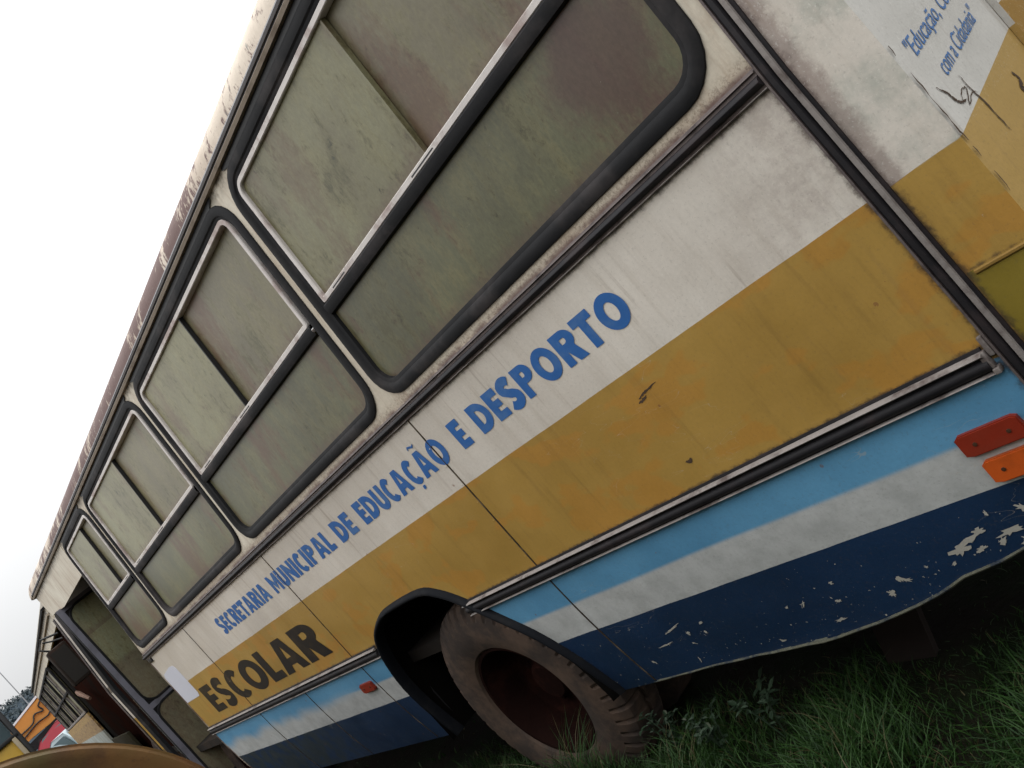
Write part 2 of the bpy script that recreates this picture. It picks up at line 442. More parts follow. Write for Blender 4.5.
# ================================================================== GROUND AND SETTING
bm = bmesh.new()
def gz(x, y):
    r = 0.0
    if x < -12: r = .3 * min(1, (-12 - x) / 3) + .2 * max(0, min(1, (-22 - x) / 6))
    return r + .012 * math.sin(3.1 * x + 1.3 * y) + .010 * math.sin(5.3 * y - 2 * x)
xs_ = [-1500, -700, -300, -120, -60, -40, -30, -24, -20, -17, -15, -14, -13, -12] + [-12 + .4 * i for i in range(1, 46)] + [10, 20, 60, 300, 1500]
ys_ = [-1500, -400, -80, -20, -10] + [-6 + .4 * i for i in range(0, 31)] + [10, 20, 60, 300, 1500]
gv = [[bm.verts.new((x, y, gz(x, y) if abs(x) < 100 and abs(y) < 100 else gz(-50, 0))) for y in ys_] for x in xs_]
for i in range(len(xs_) - 1):
    for j in range(len(ys_) - 1):
        bm.faces.new((gv[i][j], gv[i + 1][j], gv[i + 1][j + 1], gv[i][j + 1]))
ground = mk('ground', bm, M['ground']); tag(ground, kind='structure')

# far hill with a wooded skyline
bm = bmesh.new()
NX, NY = 60, 24
def hz(u, v):
    y = -160 + 420 * u
    h = 15 + 7 * math.sin(u * 5.2 - 1.1) + 1.2 * math.sin(u * 17) + .8 * math.sin(u * 41 + 1)
    return y, h
hv = []
for i in range(NX + 1):
    row = []
    for j in range(NY + 1):
        u = i / NX; v = j / NY
        y, h = hz(u, v)
        hh = h * math.sin(PI * min(1, v * 1.0)) + random.uniform(-.5, .5) * (1 if 0 < j < NY else 0)
        row.append(bm.verts.new((-330 - 150 * v, y, hh * 1.05 + (.25 if 0 < j < NY else 0))))
    hv.append(row)
for i in range(NX):
    for j in range(NY): bm.faces.new((hv[i][j], hv[i + 1][j], hv[i + 1][j + 1], hv[i][j + 1]))
hill = mk('hill', bm, M['hill']); tag(hill, kind='structure')
bm = bmesh.new()
for k in range(3000):
    u = random.uniform(.3, .75); v = random.uniform(.12, .55)
    y, h = hz(u, v); z = h * math.sin(PI * v) * 1.05; x = -330 - 150 * v
    r = random.uniform(.9, 1.9)
    for q in range(9):
        c = Vector((x, y, z + r * .6)) + Vector([random.gauss(0, .45) * r for _ in range(3)])
        a = [c + Vector([random.uniform(-1, 1) * r * .45 for _ in range(3)]) for _ in range(3)]
        bm.faces.new([bm.verts.new(p) for p in a])
woods = mk('wooded_slope', bm, M['leaf'], smooth=False)
tag(woods, 'dark hazy trees covering the distant hill', 'woods', kind='stuff')

# ================================================================== THE BUS
Z0 = 1.7
X_REAR = -1.28
def win_y(z): return .078 * (z - Z0)              # the glazed band leans in
def low_y(z):                                      # the skirt tucks under
    t = max(0.0, .95 - z); return .0 + .15 * t * t + .02 * t
class Bus: pass

def bus_root(name, loc, rz=0): return empty(name, loc, rz)

# --- panels: outline in (x, z), bent to the side's section, 12 mm thick
def panel(outline, yf, thick=.012, zsteps=6, out=0.0, bev=.002):
    bm = bmesh.new()
    vs_ = [bm.verts.new((p[0] + OX, 0, p[1])) for p in outline]
    bm.faces.new(vs_)
    z0 = min(p[1] for p in outline); z1 = max(p[1] for p in outline)
    x0 = min(p[0] for p in outline); x1 = max(p[0] for p in outline)
    for k in range(1, zsteps):
        z = z0 + (z1 - z0) * k / zsteps
        bmesh.ops.bisect_plane(bm, geom=bm.verts[:] + bm.edges[:] + bm.faces[:], plane_co=(0, 0, z), plane_no=(0, 0, 1))
    for v in bm.verts: v.co.y = yf(v.co.z) - out
    faces = bm.faces[:]
    r = bmesh.ops.extrude_face_region(bm, geom=faces)
    for v in [e for e in r['geom'] if isinstance(e, bmesh.types.BMVert)]: v.co.y += thick
    return bm

root = bus_root('school_bus', (-OX, 0, 0))
tag(root, 'old grimy school bus with white, mustard and blue stripes standing in long grass', 'bus')
P = root
XA, XB, XC, XD = -3.288, -5.095, -6.884, -5.973
XJ = -8.06
g_ = .004
ARCH = [(-4.86, .40), (-4.86, .70), (-4.80, .90), (-4.70, 1.04), (-4.55, 1.11), (-4.40, 1.135), (-4.08, 1.135), (-3.95, 1.09), (-3.84, 1.01), (-3.70, .87), (-3.60, .75), (-3.53, .60), (-3.50, .45), (-3.50, .40)]
ZT2 = .985; ZT1 = 1.715
# waist panels (white over yellow)
for a, b in ((XJ, XC), (XC, XB), (XA, -1.47)):
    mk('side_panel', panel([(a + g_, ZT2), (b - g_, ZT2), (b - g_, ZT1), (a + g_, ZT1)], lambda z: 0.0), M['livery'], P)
# the panel over the wheel: notched by the arch
top = [p for p in ARCH if p[1] > ZT2]
ol = [(XB + g_, ZT2), (-4.755, ZT2)] + top + [(-3.815, ZT2), (XA - g_, ZT2), (XA - g_, ZT1), (XB + g_, ZT1)]
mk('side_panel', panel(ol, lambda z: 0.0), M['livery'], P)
# skirt panels
SK = .40
def skirt(ol, **k): return mk('skirt_panel', panel(ol, low_y, zsteps=8, **k), M['livery'], P)
for a, b in ((XJ, XC), (XC, XD), (XD, XB)):
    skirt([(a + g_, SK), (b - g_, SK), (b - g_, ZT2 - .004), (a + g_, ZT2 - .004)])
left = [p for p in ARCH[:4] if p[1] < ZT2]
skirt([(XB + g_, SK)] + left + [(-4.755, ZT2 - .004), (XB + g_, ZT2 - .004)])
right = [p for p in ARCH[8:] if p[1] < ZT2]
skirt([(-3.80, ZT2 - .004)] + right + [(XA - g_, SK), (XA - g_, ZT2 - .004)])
# long rear skirt with its bent up, battered bottom edge
bot = [(XA + g_, SK), (-2.9, .402), (-2.5, .396), (-2.36, .398), (-2.2, .42), (-2.06, .452), (-1.96, .478), (-1.84, .50), (-1.7, .53), (-1.5, .56)]
ol = bot + [(-1.47, .56), (-1.47, ZT2 - .004), (XA + g_, ZT2 - .004)]
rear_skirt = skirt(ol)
# folded steel lip along the bottom of the rear skirt
bm = bmesh.new()
pts = [(x + OX, low_y(z) + random.uniform(-.004, .004) - .002, z + .003 + random.uniform(-.003, .003)) for x, z in bot]
pp = []
for a, b in zip(pts, pts[1:]):
    n = max(2, int((b[0] - a[0]) / .06))
    for i in range(n):
        t = i / n; pp.append((a[0] + (b[0] - a[0]) * t, a[1] + (b[1] - a[1]) * t + random.uniform(-.003, .003), a[2] + (b[2] - a[2]) * t + random.uniform(-.002, .002)))
tube(bm, pp, .0045, 6)
M['lip'] = simple("peeling painted lip", (.10, .10, .072), .7, .3, 0, .9, 22, .3, (.012, .022, .04), .95)
mk('skirt_lip', bm, M['lip'], P)
# chipped filler patches on the rear skirt, following its surface
def patch(cx, cz, rx, rz, n=19, rot=.0, jag=.55):
    pts = []
    for k in range(n):
        t = 2 * PI * k / n; r = 1 + random.uniform(-jag, jag)
        x = rx * r * math.cos(t); z = rz * r * math.sin(t)
        pts.append((cx + x * math.cos(rot) - z * math.sin(rot), cz + x * math.sin(rot) + z * math.cos(rot)))
    return pts
CH = [(-1.905, .565, .035, .028, .5), (-1.865, .585, .05, .012, .35), (-1.83, .600, .022, .012, .2), (-1.80, .553, .022, .014, .6), (-1.765, .573, .04, .015, .2),
      (-1.745, .535, .03, .02, .1), (-1.86, .548, .028, .009, .3), (-2.10, .525, .03, .010, -.4), (-2.115, .533, .012, .016, .2), (-2.17, .495, .018, .018, .1),
      (-2.02, .545, .008, .006, 0), (-2.33, .52, .016, .008, .2), (-2.38, .455, .03, .008, .1), (-2.44, .545, .018, .006, .9), (-2.30, .585, .01, .008, 0), (-2.5, .55, .012, .006, .3),
      (-2.98, .60, .045, .005, .25), (-3.08, .545, .05, .005, .1), (-2.95, .52, .02, .004, -.5), (-2.84, .59, .02, .006, .2), (-2.93, .565, .010, .014, 0), (-2.86, .55, .008, .013, .4),
      (-1.70, .625, .02, .02, .5), (-3.2, .49, .02, .009, -.9), (-3.0, .45, .02, .004, 1.2), (-1.78, .64, .008, .012, 0), (-1.66, .57, .03, .02, .2), (-1.95, .53, .014, .006, .4)]
bm = bmesh.new(); bm.from_mesh(rear_skirt.data); nf = len(bm.faces); new = []
for (cx, cz, rx, rz, ro) in CH:
    q = patch(cx, cz, rx * (.85 if rx > .034 else .62), rz * .62, 19, ro)
    new.append(bm.faces.new([bm.verts.new((x + OX, low_y(z) - .0012, z)) for x, z in q]))
for f in new: f.material_index = 1
bmesh.ops.triangulate(bm, faces=new)
bm.to_mesh(rear_skirt.data); bm.free(); rear_skirt.data.materials.append(M['chip'])

# dark structure right behind the gaps
bm = bmesh.new()
box(bm, (XJ + .01 + OX, .020, 1.145), (-1.30 + OX, .05, 1.70))
box(bm, (XJ + .01 + OX, .085, .45), (-4.88 + OX, .11, 1.14)); box(bm, (-3.48 + OX, .085, .60), (-1.30 + OX, .11, 1.14))
mk('frame', bm, M['black'], P)

# dark sealant seams with a raised lip beside them
def seam(x, z0, z1, yf):
    n = 8
    def strip(xa, xb, d):
        bm = bmesh.new(); prev = None
        for i in range(n + 1):
            z = z0 + (z1 - z0) * i / n; jx = random.uniform(-.0008, .0008)
            q = [bm.verts.new((xx + OX + jx, yf(z) - dd, z)) for xx, dd in ((xa, -.004), (xa, d), (xb, d), (xb, -.004))]
            if prev:
                for k in range(3): bm.faces.new((prev[k], prev[k + 1], q[k + 1], q[k]))
            prev = q
        return bm
    o = mk('panel_seam', strip(x - .0026, x + .0026, .0022), M['seam'], P, smooth=False)
    mk('seam_lip', strip(x - .024, x - .0045, .0011), M['livery'], o, smooth=False)
M['seam'] = simple('dark seam sealant', (.045, .032, .022), .8, .2, 0, .7, 14, .1, (.20, .15, .10), .6)
for x in (XA, XB, XC): seam(x, 1.012, 1.697, lambda z: 0.0)
for x in (XA, XB, XC, XD): seam(x, .41, .944, low_y)

bm = bmesh.new()
for x in (XA, XB, XC):
    z = 1.06
    while z < 1.69:
        lathe(bm, [(-.0022, .0002), (-.0018, .0025), (.0, .0034)], 8, 'y', (x - .014 + OX, -.0008, z)); z += .085
rv = mk('rivets', bm, M['livery'], P); rv['kind'] = 'stuff'

# quarter panel behind the vertical moulding, corner and rear face
bm = bmesh.new()
zc = [.52, .60, .694, .826, .985, 1.155, 1.17, 1.391, 1.70, 2.2, 2.83]
def qy(z): return low_y(z) if z < .95 else (0 if z < 1.74 else win_y(z))
def rx(z): return X_REAR - (.10 * ((z - 1.75) / 1.1) ** 2 if z > 1.75 else 0)
prev = None
for z in zc:
    y = qy(z); xr = rx(z)
    ring = [(-1.47, y), (xr - .014, y), (xr - .004, y + .004), (xr, y + .014), (xr, y + .3), (xr, 1.2), (xr, 2.2), (xr - .08, 2.34), (-1.47, 2.35)]
    row = [bm.verts.new((p[0] + OX, p[1], z)) for p in ring]
    if prev:
        for k in range(len(row) - 1):
            f = bm.faces.new((prev[k], prev[k + 1], row[k + 1], row[k]))
            f.material_index = 0 if k < 2 else 1
    prev = row
# the stepped fold below the mustard band
mk('rear_body', bm, [M['livery'], M['rear']], P)
bm = bmesh.new()
sweep_x(bm, [(.001, 1.160), (-.005, 1.157), (-.005, 1.152), (.001, 1.146), (.002, 1.155)], -1.425 + OX, -1.284 + OX)
M['yellow_trim'] = simple("mustard moulding paint", (.22, .13, .03), .5, .4, 0, .2, 10)
mk('fold_moulding', bm, M['yellow_trim'], P)
# raised hatch on the rear
bm = bmesh.new()
prism(bm, [(.567, 1.02), (1.80, 1.02), (1.80, 1.62), (1.74, 1.66), (.62, 1.66), (.567, 1.60)], X_REAR + .001 + OX, X_REAR + .016 + OX, 'yz')
mk('rear_hatch', bm, M['rear'], P)
bm = bmesh.new()
xr0, xr1 = X_REAR - .001 + OX, X_REAR - .055 + OX
a = [bm.verts.new(c) for c in ((xr0 + .006, .30, 1.85), (xr0 + .006, 2.05, 1.85), (xr1 + .006, 2.0, 2.6), (xr1 + .006, .35, 2.6))]
r = bm.faces.new(a); e = bmesh.ops.extrude_face_region(bm, geom=[r])
for v in [q for q in e['geom'] if isinstance(q, bmesh.types.BMVert)]: v.co.x += .012
mk('rear_window', bm, M['glass_low'], P)
for yy in (.22, 2.13):
    bm = bmesh.new(); lathe(bm, [(0, .0001), (.02, .03), (.025, .055), (.0, .06)], 20, 'x', (X_REAR + OX + .001, yy, .80))
    mk('tail_light', bm, M['red_refl'], P)

# --- window band: strips and bars round square openings
W = [(-3.239, -1.607), (-5.052, -3.416), (-6.878, -5.229), (-7.977, -7.063)]   # inner (aluminium) edges
RB = .068
ZB0, ZB1 = 1.779, 2.765       # rubber outer bottom and top
bm = bmesh.new()
ins = .045
xb = [XJ]
for (a, b) in sorted(W): xb += [a - RB + ins, b + RB - ins]
xb += [-1.47]
zb = [1.735, ZB0 + ins, 2.2, ZB1 - ins, 2.83]
grid = [[bm.verts.new((x + OX, win_y(z), z)) for z in zb] for x in xb]
for i in range(len(xb) - 1):
    for j in range(len(zb) - 1):
        if i % 2 == 1 and j in (1, 2): continue
        bm.faces.new((grid[i][j], grid[i + 1][j], grid[i + 1][j + 1], grid[i][j + 1]))
r = bmesh.ops.extrude_face_region(bm, geom=bm.faces[:])
for v in [e for e in r['geom'] if isinstance(e, bmesh.types.BMVert)]: v.co.y += .03
mk('window_band', bm, M['cream'], P, ang=20)

def rr(x0, x1, z0, z1, r, off, rb=None, n=7):
    """rounded rectangle, shrunk by off; r = top radius, rb = bottom radius"""
    rb = r if rb is None else rb
    x0 += off; x1 -= off; z0 += off; z1 -= off
    rt = max(r - off, .004); rl = max(rb - off, .004)
    pts = []
    for cx, cz, R_, a0 in ((x1 - rt, z1 - rt, rt, 0), (x0 + rt, z1 - rt, rt, 90), (x0 + rl, z0 + rl, rl, 180), (x1 - rl, z0 + rl, rl, 270)):
        for k in range(n):
            t = math.radians(a0 + 90 * k / (n - 1)); pts.append((cx + R_ * math.cos(t), cz + R_ * math.sin(t)))
    return pts
def wp(x, z, d, yf=win_y): return (x + OX, yf(z) - d, z)
def ring_loft(bm, args, offs, yf=win_y, rb=None):
    rings = []
    for off, d in offs:
        rings.append([bm.verts.new(wp(x, z, d, yf)) for x, z in rr(*args, off, rb)])
    n = len(rings[0])
    for a, b in zip(rings, rings[1:]):
        for k in range(n): bm.faces.new((a[k], a[(k + 1) % n], b[(k + 1) % n], b[k]))
def sheet(bm, x0, x1, z0, z1, d, th=.005, yf=win_y):
    for dd in (0,):
        a = [bm.verts.new(wp(x, z, d, yf)) for x, z in ((x0, z0), (x1, z0), (x1, z1), (x0, z1))]
        b = [bm.verts.new(wp(x, z, d - th, yf)) for x, z in ((x0, z0), (x1, z0), (x1, z1), (x0, z1))]
        bm.faces.new(a); bm.faces.new(b[::-1])
        for k in range(4): bm.faces.new((a[k], b[k], b[(k + 1) % 4], a[(k + 1) % 4]))
SL = [-2.40, -4.218, -6.01, -7.40]
for wi, (a, b) in enumerate(W):
    x0, x1 = a - RB, b + RB
    bm = bmesh.new()
    ring_loft(bm, (x0, x1, ZB0, ZB1, .135), [(.004, -.004), (.0, .002), (.002, .007), (.010, .011), (.026, .012), (.036, .010), (.042, .004), (.050, .003), (.056, .0), (.058, -.03)], rb=.13)
    gasket = mk('window', bm, M['rubber'], P)
    bm = bmesh.new()
    q = [bm.verts.new(wp(xx, zz2, dd)) for xx, zz2, dd in ((x0 + .13, 2.755, .004), (x1 - .13, 2.755, .004), (x1 - .07, 2.775, .006), (x1 - .07, 2.79, .003), (x0 + .07, 2.79, .003), (x0 + .07, 2.775, .006))]
    bm.faces.new(q)
    mk('gutter_shade', bm, M['black'], gasket, smooth=False)  # black strip painting the gutter's shadow above the window rubber
    # fixed lower glass
    bm = bmesh.new(); sheet(bm, x0 + .05, x1 - .05, ZB0 + .045, 2.165, -.014)
    gl = mk('fixed_pane', bm, M['glass_low'], gasket, smooth=False)
    # black bar below the sliding section
    bm = bmesh.new()
    zz_ = [(2.146, -.014), (2.150, .006), (2.165, .012), (2.185, .011), (2.192, .004), (2.192, -.02)]
    for (xx0, xx1) in ((a - .012, b + .012),):
        r0 = [bm.verts.new(wp(xx0, z, d)) for z, d in zz_]; r1 = [bm.verts.new(wp(xx1, z, d)) for z, d in zz_]
        for k in range(len(zz_) - 1): bm.faces.new((r0[k], r0[k + 1], r1[k + 1], r1[k]))
    mk('bar', bm, M['rubber'], gasket)
    # aluminium frame of the sliding section
    bm = bmesh.new()
    ring_loft(bm, (a, b, 2.190, 2.709, .055), [(.0, -.03), (.0, .004), (.003, .008), (.018, .008), (.021, .004), (.021, -.034)], rb=.012)
    fr = mk('sliding_frame', bm, M['alu_clean'], gasket)
    s = SL[wi]
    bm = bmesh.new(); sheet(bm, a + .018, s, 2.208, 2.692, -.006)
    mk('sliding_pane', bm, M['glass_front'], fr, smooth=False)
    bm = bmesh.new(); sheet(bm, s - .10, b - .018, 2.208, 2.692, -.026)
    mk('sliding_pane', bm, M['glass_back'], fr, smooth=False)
    bm = bmesh.new(); sheet(bm, s - .004, s + .004, 2.210, 2.690, -.002, .02)
    mk('edge_strip', bm, M['black'] if wi else M['glass_front'], fr, smooth=False)
    bm = bmesh.new()
    w_ = b - a
    for q in ((a + .10, a + .21), (s - .09, s + .05)) if w_ > 1 else ((a + .07, a + .14), (b - .14, b - .06)):
        bm = bmesh.new(); sheet(bm, q[0], q[1], 2.1975, 2.2020, .0084, .003)
        mk('drain_slot', bm, M['black'], fr, smooth=False)

# --- mouldings
def rail(name, z0, z1, x0, x1, yf, parts):
    """parts: (z fraction list, material, proud profile)"""
    objs = None
    for (nm, f0, f1, h, mm, rnd) in parts:
        za, zb_ = z0 + (z1 - z0) * f0, z0 + (z1 - z0) * f1
        prof = []
        n = 6
        for k in range(n + 1):
            t = k / n; zz2 = za + (zb_ - za) * t
            hh = h * (math.sin(PI * t) ** .5 if rnd else (0.75 + .25 * math.sin(PI * t)))
            if k in (0, n): hh = min(hh, h * .55)
            prof.append((yf(zz2) - hh, zz2))
        prof = [(yf(za) + .004, za)] + prof + [(yf(zb_) + .004, zb_)]
        bm = bmesh.new(); sweep_x(bm, prof, x0 + OX, x1 + OX)
        o = mk(nm if objs else name, bm, mm, objs or P)
        if objs is None: objs = o
    return objs
flat = lambda z: 0.0
rail('waist_rail', 1.697, 1.749, XJ - .01, -1.497, flat, [('x', 0, 1, .008, M['alu_dirty'], False), ('rubber_insert', .17, .72, .022, M['rail_black'], True), ('rail_edge', .80, .93, .014, M['alu_dirty'], True), ('rail_edge', .0, .11, .013, M['alu'], True)])
for a, b in ((XJ - .01, -4.80), (-3.86, -1.52)):
    rail('lower_rail', .945, 1.012, a, b, flat, [('x', 0, 1, .008, M['rail_black'], False), ('rubber_insert', .14, .68, .021, M['rail_black'], True), ('rail_edge', .70, .90, .024, M['alu'], True), ('rail_edge', .04, .13, .020, M['alu'], True)])
bm = bmesh.new(); box(bm, (-1.522 + OX, -.020, .948), (-1.508 + OX, .003, .962), .002); box(bm, (-1.530 + OX, -.016, .962), (-1.514 + OX, .003, 1.004), .003)
box(bm, (-1.512 + OX, -.010, .985), (-1.498 + OX, .003, 1.035), .004)
mk('rail_end_cap', bm, M['alu'], P)
# vertical moulding
def vprof(bm, pts, zs_, yfun):
    rings = []
    for z in zs_:
        rings.append([bm.verts.new((x + OX, yfun(z) - d, z)) for x, d in pts])
    n = len(pts)
    for a, b in zip(rings, rings[1:]):
        for k in range(n): bm.faces.new((a[k], a[(k + 1) % n], b[(k + 1) % n], b[k]))
    bm.faces.new(rings[0]); bm.faces.new(rings[-1])
zs_ = [.56, .62, .70, .80, .90, .96, 1.3, 1.70, 1.76, 2.2, 2.80]
bm = bmesh.new(); vprof(bm, [(-1.497, -.004), (-1.497, .006), (-1.443, .006), (-1.443, -.004)], zs_, qy)
vr = mk('corner_moulding', bm, M['rail_black'], P)
bm = bmesh.new(); vprof(bm, [(-1.4965, .003), (-1.4955, .011), (-1.490, .011), (-1.489, .003)], zs_, qy); mk('rail_edge', bm, M['alu_dirty'], vr)
bm = bmesh.new(); vprof(bm, [(-1.486, .003), (-1.482, .016), (-1.470, .018), (-1.466, .003)], zs_, qy); mk('rubber_insert', bm, M['rail_black'], vr)
bm = bmesh.new(); vprof(bm, [(-1.464, .003), (-1.463, .013), (-1.452, .013), (-1.451, .003)], zs_, qy); mk('rail_edge', bm, M['alu'], vr)

# --- gutter and roof
XF = -10.25
GX0, GX1 = -9.85, -1.30
def rail2(nm, prof, x0, x1, mm, parent=P):
    bm = bmesh.new(); sweep_x(bm, prof, x0 + OX, x1 + OX); return mk(nm, bm, mm, parent)
gut = rail2('roof_gutter', [(.105, 2.785), (.066, 2.787), (.062, 2.800), (.070, 2.806), (.105, 2.806)], GX0, GX1, simple("tan gutter sealant", (.27, .22, .17), .6, .3, 0, .4, 12, .2, (.1, .07, .05), .6))
rail2('gutter_channel', [(.105, 2.806), (.078, 2.807), (.078, 2.816), (.105, 2.818)], GX0, GX1, M['black'], gut)
rail2('gutter_lip', [(.105, 2.817), (.072, 2.817), (.069, 2.826), (.076, 2.834), (.105, 2.836)], GX0, GX1, simple("grey gutter lip", (.14, .135, .14), .5, .4, 0, .3, 10), gut)
# shell of the roof
prof = [(.085, 2.83), (.090, 2.86), (.102, 2.888), (.120, 2.914), (.152, 2.938), (.20, 2.962), (.28, 3.0), (.42, 3.045), (.75, 3.09), (1.2, 3.105)]
prof = prof + [(2.4 - y, z) for y, z in prof[-2::-1]]
bm = bmesh.new(); rings = []
def rsec(x, k, drop=0.0):
    cy, cz = 1.2, 2.80
    return [bm.verts.new((x + OX, cy + (y - cy) * (1 - k), cz + (z - cz) * (1 - k * 2.2 if k < .44 else .03) )) for y, z in prof]
secs = [(XF + .00, .40), (XF + .02, .28), (XF + .07, .16), (XF + .16, .07), (XF + .30, .02), (XF + .45, 0)] + [(-9.6 + i * .5, 0) for i in range(0, 17)] + [(-1.36, .0), (-1.31, .02)]
secs[0] = (XF, .06)
secs = [(XF - .0, .30), (XF + .015, .22), (XF + .05, .12), (XF + .12, .05), (XF + .25, .012), (XF + .42, 0)] + [(-9.6 + i * .5, 0) for i in range(0, 17)] + [(-1.36, .0), (-1.31, .03)]
for x, k in secs: rings.append(rsec(x, k * (.35 if x < -9 else 1)))
for a, b in zip(rings, rings[1:]):
    for k in range(len(a) - 1): bm.faces.new((a[k], a[k + 1], b[k + 1], b[k]))
bm.faces.new(rings[0]); bm.faces.new(rings[-1])
mk('roof', bm, M['roof'], P, ang=60)

# --- far side, front, floor (a closed shell)
bm = bmesh.new()
box(bm, (-9.9 + OX, 2.33, .45), (-1.47 + OX, 2.36, 2.83)); mk('far_side', bm, M['livery'], P, smooth=False)
bm = bmesh.new(); box(bm, (-9.9 + OX, .12, .80), (-1.35 + OX, 2.32, .86)); mk('floor', bm, M['dark_under'], P, smooth=False)
bm = bmesh.new()
box(bm, (XJ + .10 + OX, .12, .87), (XJ + .12 + OX, 2.32, 2.78))
mk('cabin_bulkhead', bm, M['interior'], P, smooth=False)
bm = bmesh.new()
prism(bm, [(.30, .45), (2.1, .45), (2.2, 2.75), (.2, 2.75)], -9.98 + OX, -9.94 + OX, 'yz')
mk('front_body', bm, M['livery'], P, smooth=False)
bm = bmesh.new()
prism(bm, [(.35, 1.55), (2.05, 1.55), (2.0, 2.5), (.4, 2.5)], -10.0 + OX, -9.985 + OX, 'yz')
mk('windscreen', bm, M['glass_low'], P, smooth=False)
# header over the door
bm = panel([(XJ - .003, 2.50), (-9.15, 2.50), (-9.50, 2.535), (-9.74, 2.56), (-9.84, 2.795), (XJ - .003, 2.795)], win_y, .02, 3)
mk('door_header', bm, M['cream'], P)
# front post with painted bands and pale edge strips
zs2 = [.42, .6, .694, .826, .95, 1.391, 1.70, 2.1, 2.53]
pfy = lambda z: qy(z)
bm = bmesh.new(); vprof(bm, [(-9.93, -.10), (-9.90, -.02), (-9.86, .0), (-9.66, .0), (-9.66, -.04)], zs2, pfy); fp = mk('front_post', bm, M['livery'], P)
bm = bmesh.new(); vprof(bm, [(-9.84, .001), (-9.838, .006), (-9.826, .006), (-9.824, .001)], zs2, pfy); mk('post_edge', bm, M['alu_dirty'], fp)
bm = bmesh.new(); vprof(bm, [(-9.79, .001), (-9.79, .006), (-9.765, .006), (-9.765, .001)], zs2, pfy); mk('post_edge', bm, M['rail_black'], fp)
bm = bmesh.new(); vprof(bm, [(-9.65, -.03), (-9.65, .008), (-9.60, .012), (-9.56, .0), (-9.56, -.03)], zs2, pfy); mk('door_seal', bm, M['rubber'], fp)
# near jamb edge
bm = bmesh.new(); vprof(bm, [(XJ - .006, -.06), (XJ - .006, .004), (XJ + .006, .004), (XJ + .006, -.06)], [.42, .6, .8, .95, 1.7, 1.76, 2.2, 2.78], qy); mk('door_jamb', bm, M['cream'], P)
bm = bmesh.new(); box(bm, (XJ + .02 + OX, -.012, 1.660), (XJ + .12 + OX, .0, 1.692), .003); mk('rail_stop', bm, M['black'], P)
# folded door leaves, standing across the opening
def leaf(x, y0, y1, thick, first):
    bm = bmesh.new()
    zt, zbm = 2.525, .46
    xo = x + OX
    # frame drawn as stiles and rails round two rounded panes
    ou = [(y0, zbm), (y1, zbm), (y1, zt), (y0, zt)]
    prism(bm, ou, xo - thick, xo - .004, 'yz')
    dl = mk('door_leaf', bm, M['rubber'], P, smooth=False)
    # grey face plate as a ring round each pane
    for (a, b) in ((1.415, 2.47), (.50, 1.345)):
        bm = bmesh.new(); rs = []
        for off, d in ((0, 0.0), (0, .004), (.001, .005)):
            rs.append([bm.verts.new((xo + d, p[0], p[1])) for p in rr(y0 + .07, y1 - .05, a, b, .10, off)])
        bm.faces.new(rs[-1])
        for q, w2 in zip(rs, rs[1:]):
            for k in range(len(q)): bm.faces.new((q[k], q[(k + 1) % len(q)], w2[(k + 1) % len(q)], w2[k]))
        mk('door_pane', bm, M['glass_door'], dl)
        bm = bmesh.new(); rs = []
        for off, d in ((-.022, .002), (-.018, .009), (-.004, .010), (0, .004)):
            rs.append([bm.verts.new((xo + d, p[0], p[1])) for p in rr(y0 + .07, y1 - .05, a, b, .10, off)])
        for q, w2 in zip(rs, rs[1:]):
            for k in range(len(q)): bm.faces.new((q[k], q[(k + 1) % len(q)], w2[(k + 1) % len(q)], w2[k]))
        mk('pane_seal', bm, M['rubber'], dl)
    bm = bmesh.new()
    for q in ((y0 + .004, y0 + .056, zbm, zt), ):
        prism(bm, [(q[0], q[2]), (q[1], q[2]), (q[1], q[3]), (q[0], q[3])], xo - .006, xo + .004, 'yz')
    prism(bm, [(y0 + .05, 1.355), (y1 - .002, 1.355), (y1 - .002, 1.405), (y0 + .05, 1.405)], xo - .006, xo + .0035, 'yz')
    prism(bm, [(y0 + .05, 2.48), (y1 - .002, 2.48), (y1 - .002, zt), (y0 + .05, zt)], xo - .006, xo + .0035, 'yz')
    mk('leaf_frame', bm, M['door_grey'], dl, smooth=False)
leaf(-9.33, .015, .55, .03, True)
leaf(-9.42, .03, .57, .03, False)

# --- wheel arch: flared rubber lip and dark liner
bm = bmesh.new()
def arch_off(pts, o):
    cx, cz = -4.18, .55
    res = []
    for x, z in pts:
        dx, dz = x - cx, z - cz; l = math.hypot(dx, dz); res.append((x + dx / l * o, z + dz / l * o))
    return res
def dens(pts, n=4):
    out = []
    P0 = [pts[0]] + pts + [pts[-1]]
    for i in range(1, len(P0) - 2):
        p0, p1, p2, p3 = (Vector(P0[i + k]) for k in (-1, 0, 1, 2))
        for k in range(n):
            t = k / n
            out.append(tuple(.5 * ((2 * p1) + (p2 - p0) * t + (2 * p0 - 5 * p1 + 4 * p2 - p3) * t * t + (3 * p1 - p0 - 3 * p2 + p3) * t ** 3)))
    out.append(tuple(pts[-1])); return out
AD = dens(ARCH)
rings = []
for o, d in ((.016, -.002), (.014, .008), (.004, .024), (-.006, .027), (-.014, .020), (-.017, .0), (-.015, -.03)):
    rings.append([bm.verts.new((x + OX, (low_y(z) if z < .95 else 0) - d, z)) for x, z in arch_off(AD, o)])
for a, b in zip(rings, rings[1:]):
    for k in range(len(a) - 1): bm.faces.new((a[k], a[k + 1], b[k + 1], b[k]))
mk('wheel_arch', bm, simple("black arch flare", (.0055, .0065, .009), .75, .12, 0, .3, 6, .1, (.03, .028, .026), .4), P, ang=60)
bm = bmesh.new(); rings = []
for y, o in ((.0, -.012), (.03, .0), (.12, .02), (.75, .02)):
    rings.append([bm.verts.new((x + OX, y, z)) for x, z in arch_off(AD, o)])
